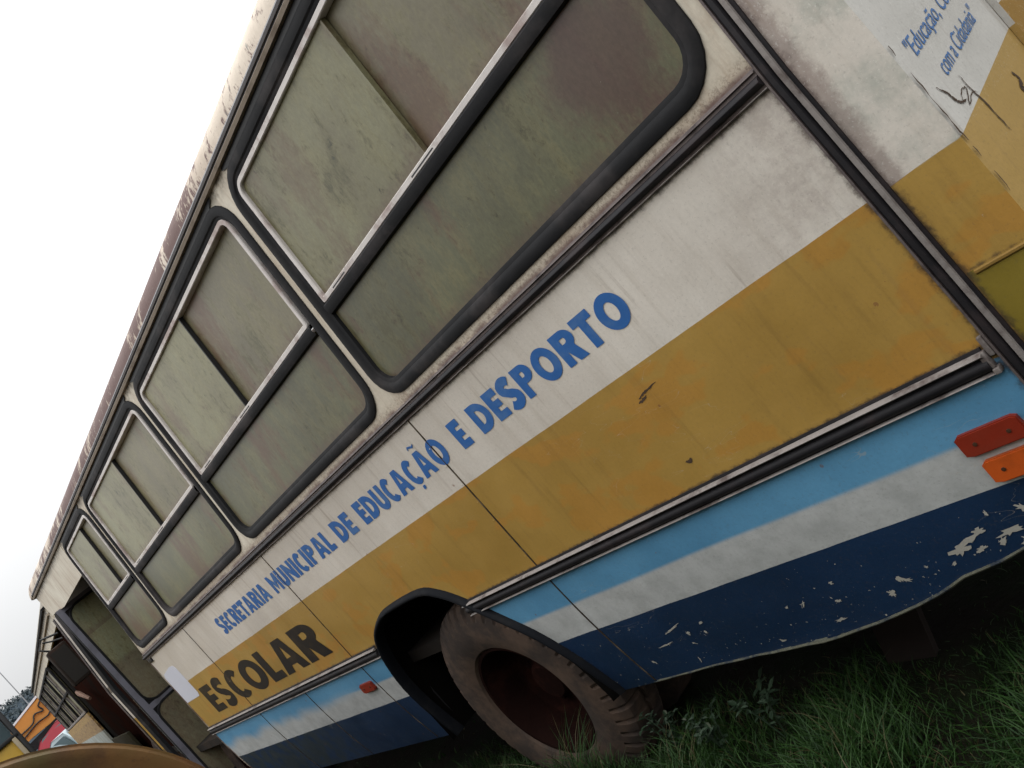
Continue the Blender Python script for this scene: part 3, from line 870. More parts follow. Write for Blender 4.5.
for a, b in zip(rings, rings[1:]):
    for k in range(len(a) - 1): bm.faces.new((a[k], a[k + 1], b[k + 1], b[k]))
bm.faces.new(rings[-1])
M['liner'] = simple('black arch liner', (.004, .0035, .003), .95, .05)
mk('arch_liner', bm, M['liner'], P)

# --- wheel (outer one of the twin)
def wheel(parent, cx, cz, y0, R_=.515, w=.27, side=1, twin=True):
    bm = bmesh.new()
    S = 235
    def rf(a, r, k):
        if r > R_ - .035 and (k % 4) in (0,):
            return r - (.016 if abs(a) < .05 * w else .014)
        return r
    tp = [(.035, .285), (.012, .30), (.0, .33), (-.006, .37), (-.006, .40), (.002, .44), (.012, .468), (.022, .488), (.040, R_ - .006), (.065, R_), (w / 2 - .012, R_), (w / 2 - .008, R_ - .014), (w / 2 + .008, R_ - .014), (w / 2 + .012, R_), (w - .065, R_), (w - .03, .49), (w, .42), (w, .35), (w - .03, .285)]
    def rf2(a, r, k):
        if r >= .485 and k % 5 == 0: return (r - .014, .007 * side if a * side < w / 2 else -.007 * side)
        if .46 <= r < .485 and k % 5 == 0: return (r - .006, .012 * side if a * side < w / 2 else -.012 * side)
        return r
    c = (cx + OX, y0, cz)
    WS = 1.05
    def rf3(a, r, k):
        q = rf2(a, r, k)
        return (q[0] * WS, q[1]) if isinstance(q, tuple) else q * WS
    lathe(bm, [(a * side, r) for a, r in tp], S, 'y', c, rf3)
    t = mk('tyre', bm, M['tyre'], parent, ang=28)
    bm = bmesh.new()
    rp = [(.030, .296), (.022, .288), (.024, .276), (.045, .268), (.06, .255), (.185, .25), (.20, .235), (.21, .17), (.205, .11), (.190, .105), (.15, .095), (.135, .08), (.13, .0005)]
    lathe(bm, [(a * side, r * WS) for a, r in rp], 48, 'y', c)
    rim = mk('rim', bm, M['rust'], parent, ang=40)
    for k in range(8):
        bm = bmesh.new()
        t_ = 2 * PI * k / 8 + .2
        lathe(bm, [(.21 * side, .016), (.182 * side, .016), (.18 * side, .001)], 6, 'y', (c[0] + .145 * math.cos(t_), c[1], c[2] + .145 * math.sin(t_)))
        mk('wheel_nut', bm, M['rust'], parent, smooth=False)
WZ = .435
for (y0, s_) in ((.085, 1), (2.28, -1)):
    we = None
    bm = bmesh.new(); tube(bm, [(-4.19 + OX, y0 + .17 * s_, WZ), (-4.19 + OX, y0 + .45 * s_, WZ)], .10, 16)
    hub = mk('rear_wheel', bm, M['rust'], P)
    wheel(hub, -4.175, WZ - .012, y0, side=s_)
bm = bmesh.new()
lathe(bm, [(0, .30), (.0, .40), (.03, .49), (.06, .515), (.2, .515), (.24, .45), (.24, .30)], 64, 'y', (-4.16 + OX, .40, WZ)); mk('inner_tyre', bm, M['tyre'], P)
bm = bmesh.new(); tube(bm, [(-4.16 + OX, .5, WZ), (-4.16 + OX, 1.9, WZ)], .09, 12); mk('axle', bm, M['dark_under'], P)
# chassis rails, tank and hanging mud flap
bm = bmesh.new()
for yy in (.75, 1.5): box(bm, (-9.6 + OX, yy, .60), (-1.6 + OX, yy + .09, .80))
mk('chassis', bm, M['dark_under'], P, smooth=False)
bm = bmesh.new()
prism(bm, [(-2.68, .03), (-2.50, .02), (-2.36, .42), (-2.54, .46)], .38, .41, 'xz')
for v in bm.verts: v.co.x += OX
mk('mud_flap', bm, simple("brown mud flap", (.022, .016, .014), .85, .2, 0, .4, 5), P, smooth=False)
# front wheels, tucked well under the front
for (y0, s_) in ((.25, 1), (2.15, -1)):
    bm = bmesh.new(); tube(bm, [(-8.9 + OX, y0 + .17 * s_, WZ), (-8.9 + OX, y0 + .35 * s_, WZ)], .08, 12)
    hub = mk('front_wheel', bm, M['rust'], P)
    wheel(hub, -8.9, WZ, y0, side=s_)

# --- reflectors
def refl(x0, x1, z0, z1, mm, slant=.02):
    bm = bmesh.new()
    yb = low_y((z0 + z1) / 2) + .002
    prism(bm, [(x0 - slant * .3, z0 + .006), (x0 + .012, z0), (x1 - .008, z0), (x1 + .002, z0 + .010), (x1, z1 - .006), (x1 - .012, z1), (x0 + .006, z1), (x0 - slant * .3, z1 - .008)], yb - .016, yb + .004)
    for v in bm.verts: v.co.x += OX
    bmesh.ops.bevel(bm, geom=[e for e in bm.edges if all(v.co.y < yb - .01 for v in e.verts)], offset=.003, segments=2, affect='EDGES')
    o = mk('reflector', bm, mm, P, smooth=False)
    zm = (z0 + z1) / 2
    for t in (.22, .78):
        bm = bmesh.new(); lathe(bm, [(-.0185, .0002), (-.018, .005), (-.012, .0055)], 12, 'y', (x0 + (x1 - x0) * t + OX, yb, zm))
        mk('screw', bm, M['screw'], o)
    return o
refl(-1.700, -1.555, .791, .850, M['red_refl'])['label'] = 'faded dark red upper reflector'
refl(-1.690, -1.545, .708, .770, M['amber'])['label'] = 'bright orange lower reflector'
refl(-5.275, -5.13, .800, .855, M['red_refl'])['label'] = 'small faded red reflector ahead of the wheel'

# --- white sticker beside the door
bm = bmesh.new()
prism(bm, [(-8.045, 1.255), (-7.665, 1.255), (-7.64, 1.28), (-7.64, 1.515), (-7.67, 1.545), (-7.77, 1.552), (-8.0, 1.530), (-8.045, 1.50)], -.0015, .0005)
for v in bm.verts: v.co.x += OX
mk('sticker', bm, M['sticker'], P, smooth=False)

# ------------------------------------------------------------------ lettering
def arc(cx, cy, rx_, ry_, a0, a1, n=14):
    return [(cx + rx_ * math.cos(math.radians(a0 + (a1 - a0) * k / n)), cy + ry_ * math.sin(math.radians(a0 + (a1 - a0) * k / n))) for k in range(n + 1)]
def glyph(ch, w, s, t):
    """outlines of a heavy sans capital: cap height 1, width w, stem s, bar t"""
    m_ = .5
    if ch == 'E': return [[(0, 0), (w, 0), (w, t), (s, t), (s, m_ - t * .45), (w * .92, m_ - t * .45), (w * .92, m_ + t * .5), (s, m_ + t * .5), (s, 1 - t), (w, 1 - t), (w, 1), (0, 1)]]
    if ch == 'T':
        c = w / 2; return [[(c - s / 2, 0), (c + s / 2, 0), (c + s / 2, 1 - t), (w, 1 - t), (w, 1), (0, 1), (0, 1 - t), (c - s / 2, 1 - t)]]
    if ch == 'I': return [[(0, 0), (s, 0), (s, 1), (0, 1)]]
    if ch == 'L': return [[(0, 0), (w, 0), (w, t), (s, t), (s, 1), (0, 1)]]
    if ch == 'M': 
        c = w / 2; return [[(0, 0), (s * .85, 0), (s * .85, .58), (c, .12), (w - s * .85, .58), (w - s * .85, 0), (w, 0), (w, 1), (w - s * .8, 1), (c, .52), (s * .8, 1), (0, 1)]]
    if ch == 'N': return [[(0, 0), (s * .9, 0), (s * .9, .52), (w - s * .95, 0), (w, 0), (w, 1), (w - s * .9, 1), (w - s * .9, .48), (s * .95, 1), (0, 1)]]
    if ch == 'A':
        c = w / 2; k = s * .62
        o = [(0, 0), (s * 1.0, 0), (s * 1.22, .20), (w - s * 1.22, .20), (w - s * 1.0, 0), (w, 0), (c + k, 1), (c - k, 1)]
        b = w - 2 * s * 1.0
        h = [(c - b * .27, .20 + t * .9), (c + b * .27, .20 + t * .9), (c, .80)]
        return [o, h]
    if ch in 'OQ': return [arc(w / 2, .5, w / 2, .52, 0, 360, 36)[:-1], arc(w / 2, .5, w / 2 - s, .52 - t * 1.0, 0, 360, 30)[:-1]]
    if ch == 'D':
        r = w * .62
        return [[(0, 0), (w - r, 0)] + arc(w - r, .5, r, .5, -90, 90, 18) + [(0, 1)], [(s, t), (w - r, t)] + arc(w - r, .5, max(r - s, .05), .5 - t, -90, 90, 14) + [(s, 1 - t)]]
    if ch == 'P' or ch == 'R':
        r = .29; y = 1 - r; rw = w * .45
        hole = [(s, y - r + t * .8), (w - rw, y - r + t * .8)] + arc(w - rw, y, max(rw - s, .03), r - t * .85, -90, 90, 10) + [(s, 1 - t * .9)]
        if ch == 'P': o = [(0, 0), (s, 0), (s, 1 - 2 * r), (w - rw, 1 - 2 * r)] + arc(w - rw, y, rw, r, -90, 90, 14) + [(0, 1)]
        else: o = [(0, 0), (s, 0), (s, .38), (w - s * 1.12, 0), (w + s * .08, 0), (w - s * .50, .455)] + arc(w - rw, y, rw, r, -52, 90, 14) + [(0, 1)]
        return [o, hole]
    if ch == 'C' or ch == 'Ç':
        a = 46
        o = arc(w * .55, .5, w * .55, .52, a, 360 - a, 26) + arc(w * .55, .5, w * .55 - s, .52 - t, 360 - a - 4, a + 4, 22)
        g = [o]
        if ch == 'Ç': g.append([(w * .44, -.02), (w * .60, -.02), (w * .70, -.16), (w * .52, -.24), (w * .30, -.22), (w * .32, -.17), (w * .50, -.16)] if False else [(w * .45, -.10), (w * .68, -.10), (w * .60, -.24), (w * .40, -.25)])
        return g
    if ch == 'U':
        return [[(0, 1), (0, .32)] + arc(w / 2, .32, w / 2, .34, 180, 360, 18) + [(w, 1), (w - s, 1), (w - s, .34)] + arc(w / 2, .34, w / 2 - s, .36 - t, 360, 180, 14) + [(s, 1)]]
    if ch == 'S':
        # centre line offset both ways
        cl = arc(w * .52, .735, w * .33, .185, 35, 250, 14)[:-1] + arc(w * .46, .285, w * .34, .205, 82, -145, 16)
        hw = t * .58
        Lf, Rt = [], []
        for i, p in enumerate(cl):
            a = Vector(cl[max(i - 1, 0)]); b = Vector(cl[min(i + 1, len(cl) - 1)]); d = (b - a).normalized(); n = Vector((-d.y, d.x))
            k = hw if abs(d.x) > .6 else hw * 1.12
            sx = min(1.15, s / t * .9)
            Lf.append((p[0] + n.x * k * sx, p[1] + n.y * k)); Rt.append((p[0] - n.x * k * sx, p[1] - n.y * k))
        return [Lf + Rt[::-1]]
    return []
WID = {'S': .80, 'E': .66, 'C': .82, 'R': .86, 'T': .80, 'A': 1.0, 'I': .30, 'M': 1.10, 'U': .86, 'N': .98, 'P': .80, 'L': .62, 'D': .92, 'O': 1.04, 'Ç': .82, 'Ã': 1.0}
def word(splines, txt, x0, x1, z0, h, sr=.30, t=.25, gap=.09):
    """fits the word between x0 and x1 on the side of the bus"""
    tot = sum(WID[c] for c in txt) + gap * (len(txt) - 1)
    k = (x1 - x0) / tot
    x = x0
    for c in txt:
        wd = WID[c] * k / h      # width in cap heights
        st = sr * k / h
        gl = glyph('A' if c == 'Ã' else c, st if c == 'I' else wd, st, t)
        if c == 'Ã':
            mx_ = wd / 2
            gl.append([(mx_ - .22 * wd, 1.13), (mx_ - .16 * wd, 1.21), (mx_ - .02 * wd, 1.18), (mx_ + .12 * wd, 1.13), (mx_ + .24 * wd, 1.20), (mx_ + .24 * wd, 1.27), (mx_ + .14 * wd, 1.22), (mx_ - .0 * wd, 1.26), (mx_ - .16 * wd, 1.29), (mx_ - .24 * wd, 1.21)])
        for sp in gl: splines.append([(x + p[0] * h, z0 + p[1] * h) for p in sp])
        x += (WID[c] + gap) * k
def curve_mesh(splines):
    cu = bpy.data.curves.new("outline", 'CURVE'); cu.dimensions = '2D'; cu.fill_mode = 'BOTH'
    for sp in splines:
        s = cu.splines.new('POLY'); s.points.add(len(sp) - 1)
        for i, p in enumerate(sp): s.points[i].co = (p[0], p[1], 0, 1)
        s.use_cyclic_u = True
    ob = bpy.data.objects.new("outline", cu); COL.objects.link(ob)
    bpy.context.view_layer.update()
    me = bpy.data.meshes.new_from_object(ob)
    bpy.data.objects.remove(ob); bpy.data.curves.remove(cu)
    return me
def letters(name, splines, mm, mapf, label=None):
    me = curve_mesh(splines)
    bm = bmesh.new(); bm.from_mesh(me); bpy.data.meshes.remove(me)
    for v in bm.verts: v.co = mapf(v.co.x, v.co.y)
    o = mk(name, bm, mm, P, smooth=False)
    if label: o['label'] = label
    return o
for txt, a, b in (("SECRETARIA", -6.315, -5.345), ("MUNICIPAL", -5.262, -4.375), ("DE", -4.305, -4.108), ("EDUCAÇÃO", -4.028, -3.228), ("E", -3.140, -3.072), ("DESPORTO", -3.000, -2.165)):
    sp = []; word(sp, txt, a, b, 1.492, .106, .315, .25, .115)
    letters('lettering', sp, M['letter_blue'], lambda u, v: Vector((u + OX, -.0016, v)), 'blue word %s of the long line' % txt)
sp = []
word(sp, "ESCOLAR", -7.58, -5.24, 1.078, .222, .31, .235, .07)
letters('lettering', sp, M['letter_black'], lambda u, v: Vector((u + OX, -.0016, v)), 'large black word ESCOLAR')
# small slanted slogan on the rear
def text_mesh(txt, size, shear, offs):
    cu = bpy.data.curves.new("slogan", 'FONT'); cu.body = txt; cu.size = size; cu.shear = shear; cu.offset = offs; cu.fill_mode = 'BOTH'; cu.resolution_u = 3
    ob = bpy.data.objects.new("slogan", cu); COL.objects.link(ob); bpy.context.view_layer.update()
    me = bpy.data.meshes.new_from_object(ob); bpy.data.objects.remove(ob); return me
for txt, y0, y1, z0, h in (("\"Educação, Compromisso", .065, .66, 1.552, .042), ("com a Cidadania\"", .130, .460, 1.484, .040)):
    me = text_mesh(txt, 1.0, .2, .004)
    bm = bmesh.new(); bm.from_mesh(me); bpy.data.meshes.remove(me)
    x0 = min(v.co.x for v in bm.verts); x1 = max(v.co.x for v in bm.verts)
    for v in bm.verts:
        yy = y0 + (v.co.x - x0) / (x1 - x0) * (y1 - y0); v.co = Vector((X_REAR + .0016 + OX, yy, z0 + .10 * (yy - y0) + v.co.y * h / .72))
    o = mk('lettering', bm, M['letter_blue2'], P, smooth=False)
    o['label'] = 'small blue slogan line \'%s\'' % txt.replace('"', '')
# scratches on the rear face and a rusty dent on the mustard panel
def scrawl(pts, r, mapf, nm='scratch_mark'):
    bm = bmesh.new(); n = len(pts)
    Lf, Rt = [], []
    for i, p in enumerate(pts):
        a = Vector(pts[max(i - 1, 0)]); b = Vector(pts[min(i + 1, n - 1)]); d = (b - a).normalized(); q = Vector((-d.y, d.x))
        k = r * (math.sin(PI * (i + .35) / (n - .3)) ** .6) * random.uniform(.6, 1.3)
        Lf.append(bm.verts.new(mapf(p[0] + q.x * k, p[1] + q.y * k))); Rt.append(bm.verts.new(mapf(p[0] - q.x * k, p[1] - q.y * k)))
    for i in range(n - 1): bm.faces.new((Lf[i], Lf[i + 1], Rt[i + 1], Rt[i]))
    return mk(nm, bm, M['scratch'], P, smooth=False)
rm = lambda y, z: Vector((X_REAR + .0018 + OX, y, z))
def dense(pts, n=6, j=.0015):
    out = dens(pts, n); return [(p[0] + random.uniform(-j, j), p[1] + random.uniform(-j, j)) for p in out]
scrawl(dense([(.050, 1.488), (.075, 1.462), (.085, 1.44), (.10, 1.430), (.125, 1.428)]), .0035, rm)
scrawl(dense([(.17, 1.468), (.175, 1.43), (.185, 1.39), (.19, 1.345), (.195, 1.315)]), .0028, rm)
scrawl(dense([(.10, 1.425), (.13, 1.445), (.16, 1.440), (.12, 1.415), (.165, 1.425), (.19, 1.418)]), .0018, rm)
scrawl(dense([(.40, 1.385), (.41, 1.36), (.385, 1.345), (.42, 1.33), (.46, 1.325)]), .007, rm)
sm_ = lambda x, z: Vector((x + OX, -.0012, z))
scrawl(dense([(-2.362, 1.308), (-2.34, 1.315), (-2.31, 1.320), (-2.27, 1.325)]), .003, sm_)
scrawl(dense([(-2.372, 1.300), (-2.35, 1.302), (-2.33, 1.308)]), .004, sm_)
scrawl(dense([(-2.385, 1.09), (-2.37, 1.085), (-2.36, 1.095)]), .006, sm_)
# worn paint line along the rear corner
pts = [(.006 + random.uniform(-.003, .003), 1.64 - i * .012 + random.uniform(-.003, .003)) for i in range(3, 34)]
for i in range(0, 30, 5): scrawl(pts[i:i + random.choice((3, 5, 6))], random.uniform(.0015, .0035), rm)

# --- outside mirror on the front post
bm = bmesh.new(); tube(bm, [(-9.86 + OX, .03, 2.42), (-9.93 + OX, -.10, 2.47), (-9.93 + OX, -.16, 2.40), (-9.91 + OX, -.10, 2.33)], .010, 8)
tube(bm, [(-9.86 + OX, .03, 2.36), (-9.93 + OX, -.04, 2.40), (-9.95 + OX, -.10, 2.44)], .008, 8)
mi = mk('mirror', bm, M['black'], P)
bm = bmesh.new(); box(bm, (-9.96 + OX, -.15, 1.95), (-9.88 + OX, .035, 2.34), .02)
mk('mirror_head', bm, simple("dark mirror back", (.018, .013, .010), .8, .15, 0, .5, 4, .1, (.06, .03, .02), .4), mi)
bm = bmesh.new(); box(bm, (-9.881 + OX, -.13, 1.98), (-9.877 + OX, .015, 2.31)); mk('mirror_glass', bm, M['interior'], mi, smooth=False)

# ================================================================== SECOND BUS, further along
D2 = Vector((-.99552, .09457, 0)).normalized()
a2 = math.atan2(-D2.y, -D2.x)
r2 = empty('parked_bus', (-11.2, .33, 0), a2)
tag(r2, 'second striped bus with barred windows parked beyond the open door of the first', 'bus')
# local frame: x runs back towards -x (front at 0), y away from the viewer
def mk2(nm, bm, mm, par=r2, **k): return mk(nm, bm, mm, par, **k)
L2 = -11.05
M['livery2'] = (lambda: (lambda g: g.out(g.mul(g.mix(g.z.lt(1.62), g.mix(g.z.lt(1.20), g.mix(g.noise(4, 5, .6).sm(.4, .6), (.33, .36, .34), (.26, .24, .20)), (.40, .40, .36)) if False else g.mix(g.z.lt(1.74), (.42, .37, .30), g.mix(g.z.lt(1.40), g.mix(g.noise(14, 5, .7).sm(.5, .6), (.40, .26, .09), (.12, .06, .03)), g.mix(g.noise(3, 4).sm(.4, .6), (.36, .40, .38), (.30, .31, .27)))), g.mix(g.z.lt(1.40), g.mix(g.noise(14, 5, .7).sm(.46, .6), (.38, .25, .10), (.13, .07, .035)), g.mix(g.noise(3, 4).sm(.4, .6), (.36, .40, .38), (.30, .31, .27)))), g.noise(20, 4) * .4 + .8), .5, .3))(G("striped paint of the second bus")))()
bm = bmesh.new(); box(bm, (L2, 0, .45), (-4.55, .03, 1.74)); mk2('side_body', bm, M['livery2'], smooth=False)
bm = bmesh.new(); box(bm, (L2, .02, 2.62), (0, .05, 2.83)); mk2('window_header', bm, M['cream'], smooth=False)
bm = bmesh.new(); box(bm, (L2, .02, 1.75), (L2 + .28, .05, 2.62)); mk2('rear_pillar', bm, M['cream'], smooth=False)
bm = bmesh.new(); box(bm, (L2 + .28, .035, 1.75), (-4.55, .045, 2.62)); sg = mk2('side_glass', bm, M['glass_front'], smooth=False)
for i, x in enumerate([L2 + .28 + k * .86 for k in range(7)] + [-4.6]):
    bm = bmesh.new(); box(bm, (x, .0, 1.75), (x + .07, .034, 2.62), .006); mk2('window_bar', bm, M['rubber'])
    if i % 2 == 0 and x < -5:
        bm = bmesh.new(); box(bm, (x + .12, .006, 1.75), (x + .15, .034, 2.62)); mk2('window_bar', bm, M['alu'], smooth=False)
for z in (1.75, 2.14, 2.585):
    bm = bmesh.new(); box(bm, (L2 + .28, -.004, z), (-4.55, .03, z + .035), .005); mk2('window_rail', bm, M['rubber'] if z != 1.75 else M['alu'])
bm = bmesh.new(); sweep_x(bm, [(.04, 2.83), (.05, 2.90), (.10, 2.96), (.25, 3.02), (.6, 3.08), (1.2, 3.10), (1.8, 3.08), (2.2, 3.0), (2.35, 2.83)], L2 - .02, .05); mk2('roof', bm, M['cream'], ang=60)
bm = bmesh.new(); sweep_x(bm, [(.05, 2.805), (-.01, 2.807), (-.012, 2.83), (.05, 2.84)], L2, 0); mk2('roof_gutter', bm, M['rubber'])
bm = bmesh.new(); sweep_x(bm, [(.05, 2.73), (-.006, 2.732), (-.006, 2.75), (.05, 2.755)], L2, 0); mk2('trim_rail', bm, simple("tan trim", (.33, .27, .20), .6, .3)) 
bm = bmesh.new(); box(bm, (L2 - .02, .03, .45), (L2, 2.35, 2.83)); mk2('rear_body', bm, M['livery2'], smooth=False)
bm = bmesh.new(); box(bm, (L2, 2.33, .45), (0, 2.36, 2.83)); mk2('far_side', bm, M['livery2'], smooth=False)
bm = bmesh.new(); box(bm, (L2, .1, .75), (0, 2.32, .82)); mk2('floor', bm, M['dark_under'], smooth=False)
bm = bmesh.new(); box(bm, (-4.54, .06, .83), (-4.50, 2.32, 2.6)); mk2('bulkhead', bm, M['interior'], smooth=False)
bm = bmesh.new(); box(bm, (-.02, .06, .45), (0, 2.32, 1.5)); mk2('front_body', bm, M['livery2'], smooth=False)
# dark doorway with brown leaves
bm = bmesh.new(); box(bm, (-4.50, .10, .83), (-.1, .13, 2.62)); mk2('doorway_back', bm, simple("brown doorway", (.020, .008, .006), 1.0, .0, 0, .6, 2, .1, (.012, .010, .009), .8), smooth=False)
bm = bmesh.new(); box(bm, (-4.50, .0, .50), (-2.2, .04, 1.22), .01); mk2('side_door', bm, simple("olive lower door", (.035, .032, .020), .9, .05, 0, .5, 3, .1, (.04, .03, .02), .6))
bm = bmesh.new(); tube(bm, [(-3.2, -.02, 2.03), (-2.9, -.03, 1.98), (-2.4, -.02, 1.84)], [.02, .032, .02], 8); mk2('roller_blind', bm, simple("brown rolled cloth", (.17, .10, .07), .8, .2, 0, .4, 5))
for x in (-1.5, -8.5):
    for y0, s_ in ((.06, 1), (2.3, -1)):
        bm = bmesh.new(); lathe(bm, [(.03, .05), (.05, .28), (.0, .30), (0, .42), (.03, .5), (.2, .5), (.25, .4), (.25, .1)], 32, 'y', (x, 0, 0))
        for v in bm.verts: v.co = Vector((v.co.x, y0 + v.co.y * s_, v.co.z + .5 + (.3 if x < -3 else .02)))
        mk2('wheel', bm, M['tyre'])

# ================================================================== RUSTY TANK in the foreground
ax = Vector((-.98, .03, 0)).normalized()
dr = empty('rusty_tank', (-4.75, -1.782, 0.0), 0)
tag(dr, 'big round rusty steel tank lying on its side at the lower left', 'tank')
TC = Vector((0, 0, .912)); TR = .913
def rot_ax(v):  # local x towards the viewer
    return Vector((v.x, v.y, v.z))
bm = bmesh.new()
lathe(bm, [(-1.9, .0005), (-1.9, .5), (-1.86, TR - .02), (-1.8, TR), (-.10, TR), (-.03, TR), (0.0, TR - .015), (.005, TR - .05), (-.02, TR - .09), (.03, TR * .7), (.07, TR * .35), (.085, .0005)], 96, 'x', TC)
mk('tank_shell', bm, M['drum'], dr, ang=50)
bm = bmesh.new(); lathe(bm, [(-.07, TR - .002), (-.07, TR + .008), (-.03, TR + .008), (-.03, TR - .002)], 96, 'x', TC); mk('tank_band', bm, M['drum'], dr)
bm = bmesh.new(); lathe(bm, [(.08, .10), (.13, .10), (.13, .0005)], 24, 'x', TC); mk('tank_cap', bm, M['rust'], dr)

# ================================================================== YELLOW TRUCK at the left edge
tr = empty('yellow_truck', (-12.0, -.44, 0.0))
tag(tr, 'yellow truck with black window frame cut off by the left edge', 'truck')
bm = bmesh.new(); box(bm, (-4.5, -2.2, .6), (0, -.03, 2.03), .04); mk('body', bm, M['yellow_paint'], tr)
bm = bmesh.new(); box(bm, (-.10, -.05, .55), (.02, .0, 2.42), .01); mk('post', bm, M['black'], tr)
bm = bmesh.new(); box(bm, (-.10, -2.2, .55), (.02, -2.15, 2.42), .01); mk('post', bm, M['black'], tr)
bm = bmesh.new(); box(bm, (-4.5, -2.2, 2.42), (.03, 0, 2.50), .02); mk('roof', bm, M['black'], tr)
bm = bmesh.new(); box(bm, (-.04, -2.14, 2.03), (-.02, -.06, 2.42)); mk('windscreen', bm, simple("dark blue glass", (.035, .06, .07), .15, .7), tr, smooth=False)
bm = bmesh.new(); box(bm, (-.05, -2.19, 2.02), (.03, -.02, 2.06), .006); mk('window_rail', bm, M['black'], tr)
bm = bmesh.new(); box(bm, (-.06, -.10, .6), (.03, -.055, 2.04), .006); mk('corner_strip', bm, simple("dirty cream strip", (.30, .25, .17), .6, .3), tr)
for x in (-1, -3.6):
    for y0, s_ in ((-.05, -1), (-2.15, 1)):
        bm = bmesh.new(); lathe(bm, [(.03, .05), (.05, .28), (.0, .30), (0, .42), (.03, .5), (.2, .5), (.25, .4), (.25, .1)], 32, 'y', (x, 0, 0))
        for v in bm.verts: v.co = Vector((v.co.x, y0 + v.co.y * s_, v.co.z + .5))
        mk('wheel', bm, M['tyre'], tr)

# ================================================================== CARS
def car(name, loc, rz, paint, label, sc=1.0):
    r = empty(name, loc, rz); tag(r, label, 'car')
    side = [(-2.0, .35), (-2.05, .6), (-1.95, .82), (-1.2, .95), (-.75, 1.35), (-.3, 1.46), (.7, 1.44), (1.25, 1.0), (1.9, .92), (2.05, .75), (2.08, .4)]
    bm = bmesh.new(); rings = []
    for y, k, top in ((-.80, .97, .0), (-.82, 1, .0), (0, 1, .03), (.82, 1, .0), (.80, .97, .0)):
        rings.append([bm.verts.new((x * k, y * (1 if z < 1.0 else .80), z + (top if z > .8 else 0))) for x, z in side])
    for a, b in zip(rings, rings[1:]):
        for k in range(len(a)): bm.faces.new((a[k], a[(k + 1) % len(a)], b[(k + 1) % len(a)], b[k]))
    bm.faces.new(rings[0]); bm.faces.new(rings[-1])
    mk('body', bm, paint, r, ang=30)
    for nm, q in (('windscreen', ((-1.17, .99), (-.76, 1.36))), ('rear_window', ((1.23, 1.04), (.74, 1.42)))):
        bm = bmesh.new(); s = -.012 if nm == 'windscreen' else .012
        a = [bm.verts.new((q[0][0] + s, y * .76, q[0][1] + .015)) for y in (-.82, 0, .82)] + [bm.verts.new((q[1][0] + s, y * .74, q[1][1] + .015)) for y in (.82, 0, -.82)]
        for v in (a[1], a[4]): v.co.z += .02
        bm.faces.new(a); mk(nm, bm, M['car_glass'], r)
    for s in (-1, 1):
        bm = bmesh.new(); a = [(-1.05, 1.02), (.95, 1.02), (.62, 1.38), (-.68, 1.36)]
        bm.faces.new([bm.verts.new((x, s * (.82 * .80 + .01 + (0 if z > 1.1 else .0)), z)) for x, z in a]); mk('side_window', bm, M['car_glass'], r)
        for x in (-1.3, 1.35):
            bm = bmesh.new(); lathe(bm, [(0, .02), (.0, .18), (-.01, .2), (0, .29), (.04, .31), (.16, .31), (.18, .2)], 28, 'y', (x, 0, 0))
            for v in bm.verts: v.co = Vector((v.co.x, s * (.84 - v.co.y), v.co.z + .31))
            mk('wheel', bm, M['tyre'], r)
        bm = bmesh.new(); box(bm, (-2.06, s * .62 - .13, .62), (-1.98, s * .62 + .13, .74), .02); mk('headlight', bm, M['white_paint'], r)
    bm = bmesh.new(); box(bm, (-2.14, -.8, .34), (-2.0, .8, .50), .03); box(bm, (2.02, -.8, .34), (2.16, .8, .52), .03); mk('bumper', bm, M['rubber'], r)
    r.scale = (sc, sc, sc)
    return r
car('parked_car', (-24.4, 2.05, .37), 0.15, M['pale_paint'], 'pale blue car parked between the yellow truck and the second bus', 1.0)
car('parked_car', (-27.4, 2.62, .55), 1.05, M['red_paint'], 'dark red car parked just behind the pale blue car', 1.1)

# ================================================================== ORANGE EXCAVATOR
ex = empty('excavator', (-30.0, 4.5, .3), 0)
tag(ex, 'orange excavator with black hoses on its arm, beyond the red car', 'excavator')
for yy in (-1.1, 1.1):
    bm = bmesh.new()
    prism(bm, [(-1.7, .1), (1.7, .1), (2.0, .35), (2.0, .6), (1.7, .85), (-1.7, .85), (-2.0, .6), (-2.0, .35)], yy - .25, yy + .25)
    mk('track', bm, M['rubber'], ex, smooth=False)
bm = bmesh.new(); box(bm, (-1.6, -1.2, 1.0), (1.6, 1.2, 1.9), .08); mk('house', bm, M['orange'], ex)
bm = bmesh.new(); box(bm, (-.9, .2, 1.9), (.8, 1.1, 2.9), .08); cb = mk('cab', bm, M['orange'], ex)
bm = bmesh.new(); box(bm, (.79, .3, 2.1), (.82, 1.0, 2.8)); mk('cab_window', bm, M['car_glass'], cb, smooth=False)
bm = bmesh.new()
prism(bm, [(-.8, 1.3), (-1.1, 2.2), (-1.6, 2.72), (-2.1, 2.70), (-2.8, 2.54), (-3.7, 2.2), (-3.6, 1.85), (-2.8, 2.0), (-2.1, 1.98), (-1.6, 1.6), (-1.3, 1.3)], .6, 1.0, 'yz')
bmesh.ops.bevel(bm, geom=bm.edges[:], offset=.03, segments=2, affect='EDGES'); bo = mk('boom', bm, M['orange'], ex)
bm = bmesh.new(); prism(bm, [(-3.5, 2.1), (-3.75, 2.0), (-3.6, .7), (-3.3, .7)], .65, .95, 'yz'); mk('stick', bm, M['orange'], ex, smooth=False)
bm = bmesh.new(); prism(bm, [(-3.6, .75), (-3.0, .75), (-2.7, .2), (-3.2, .0), (-3.7, .25)], .4, 1.2, 'yz'); mk('bucket', bm, M['rust'], ex, smooth=False)
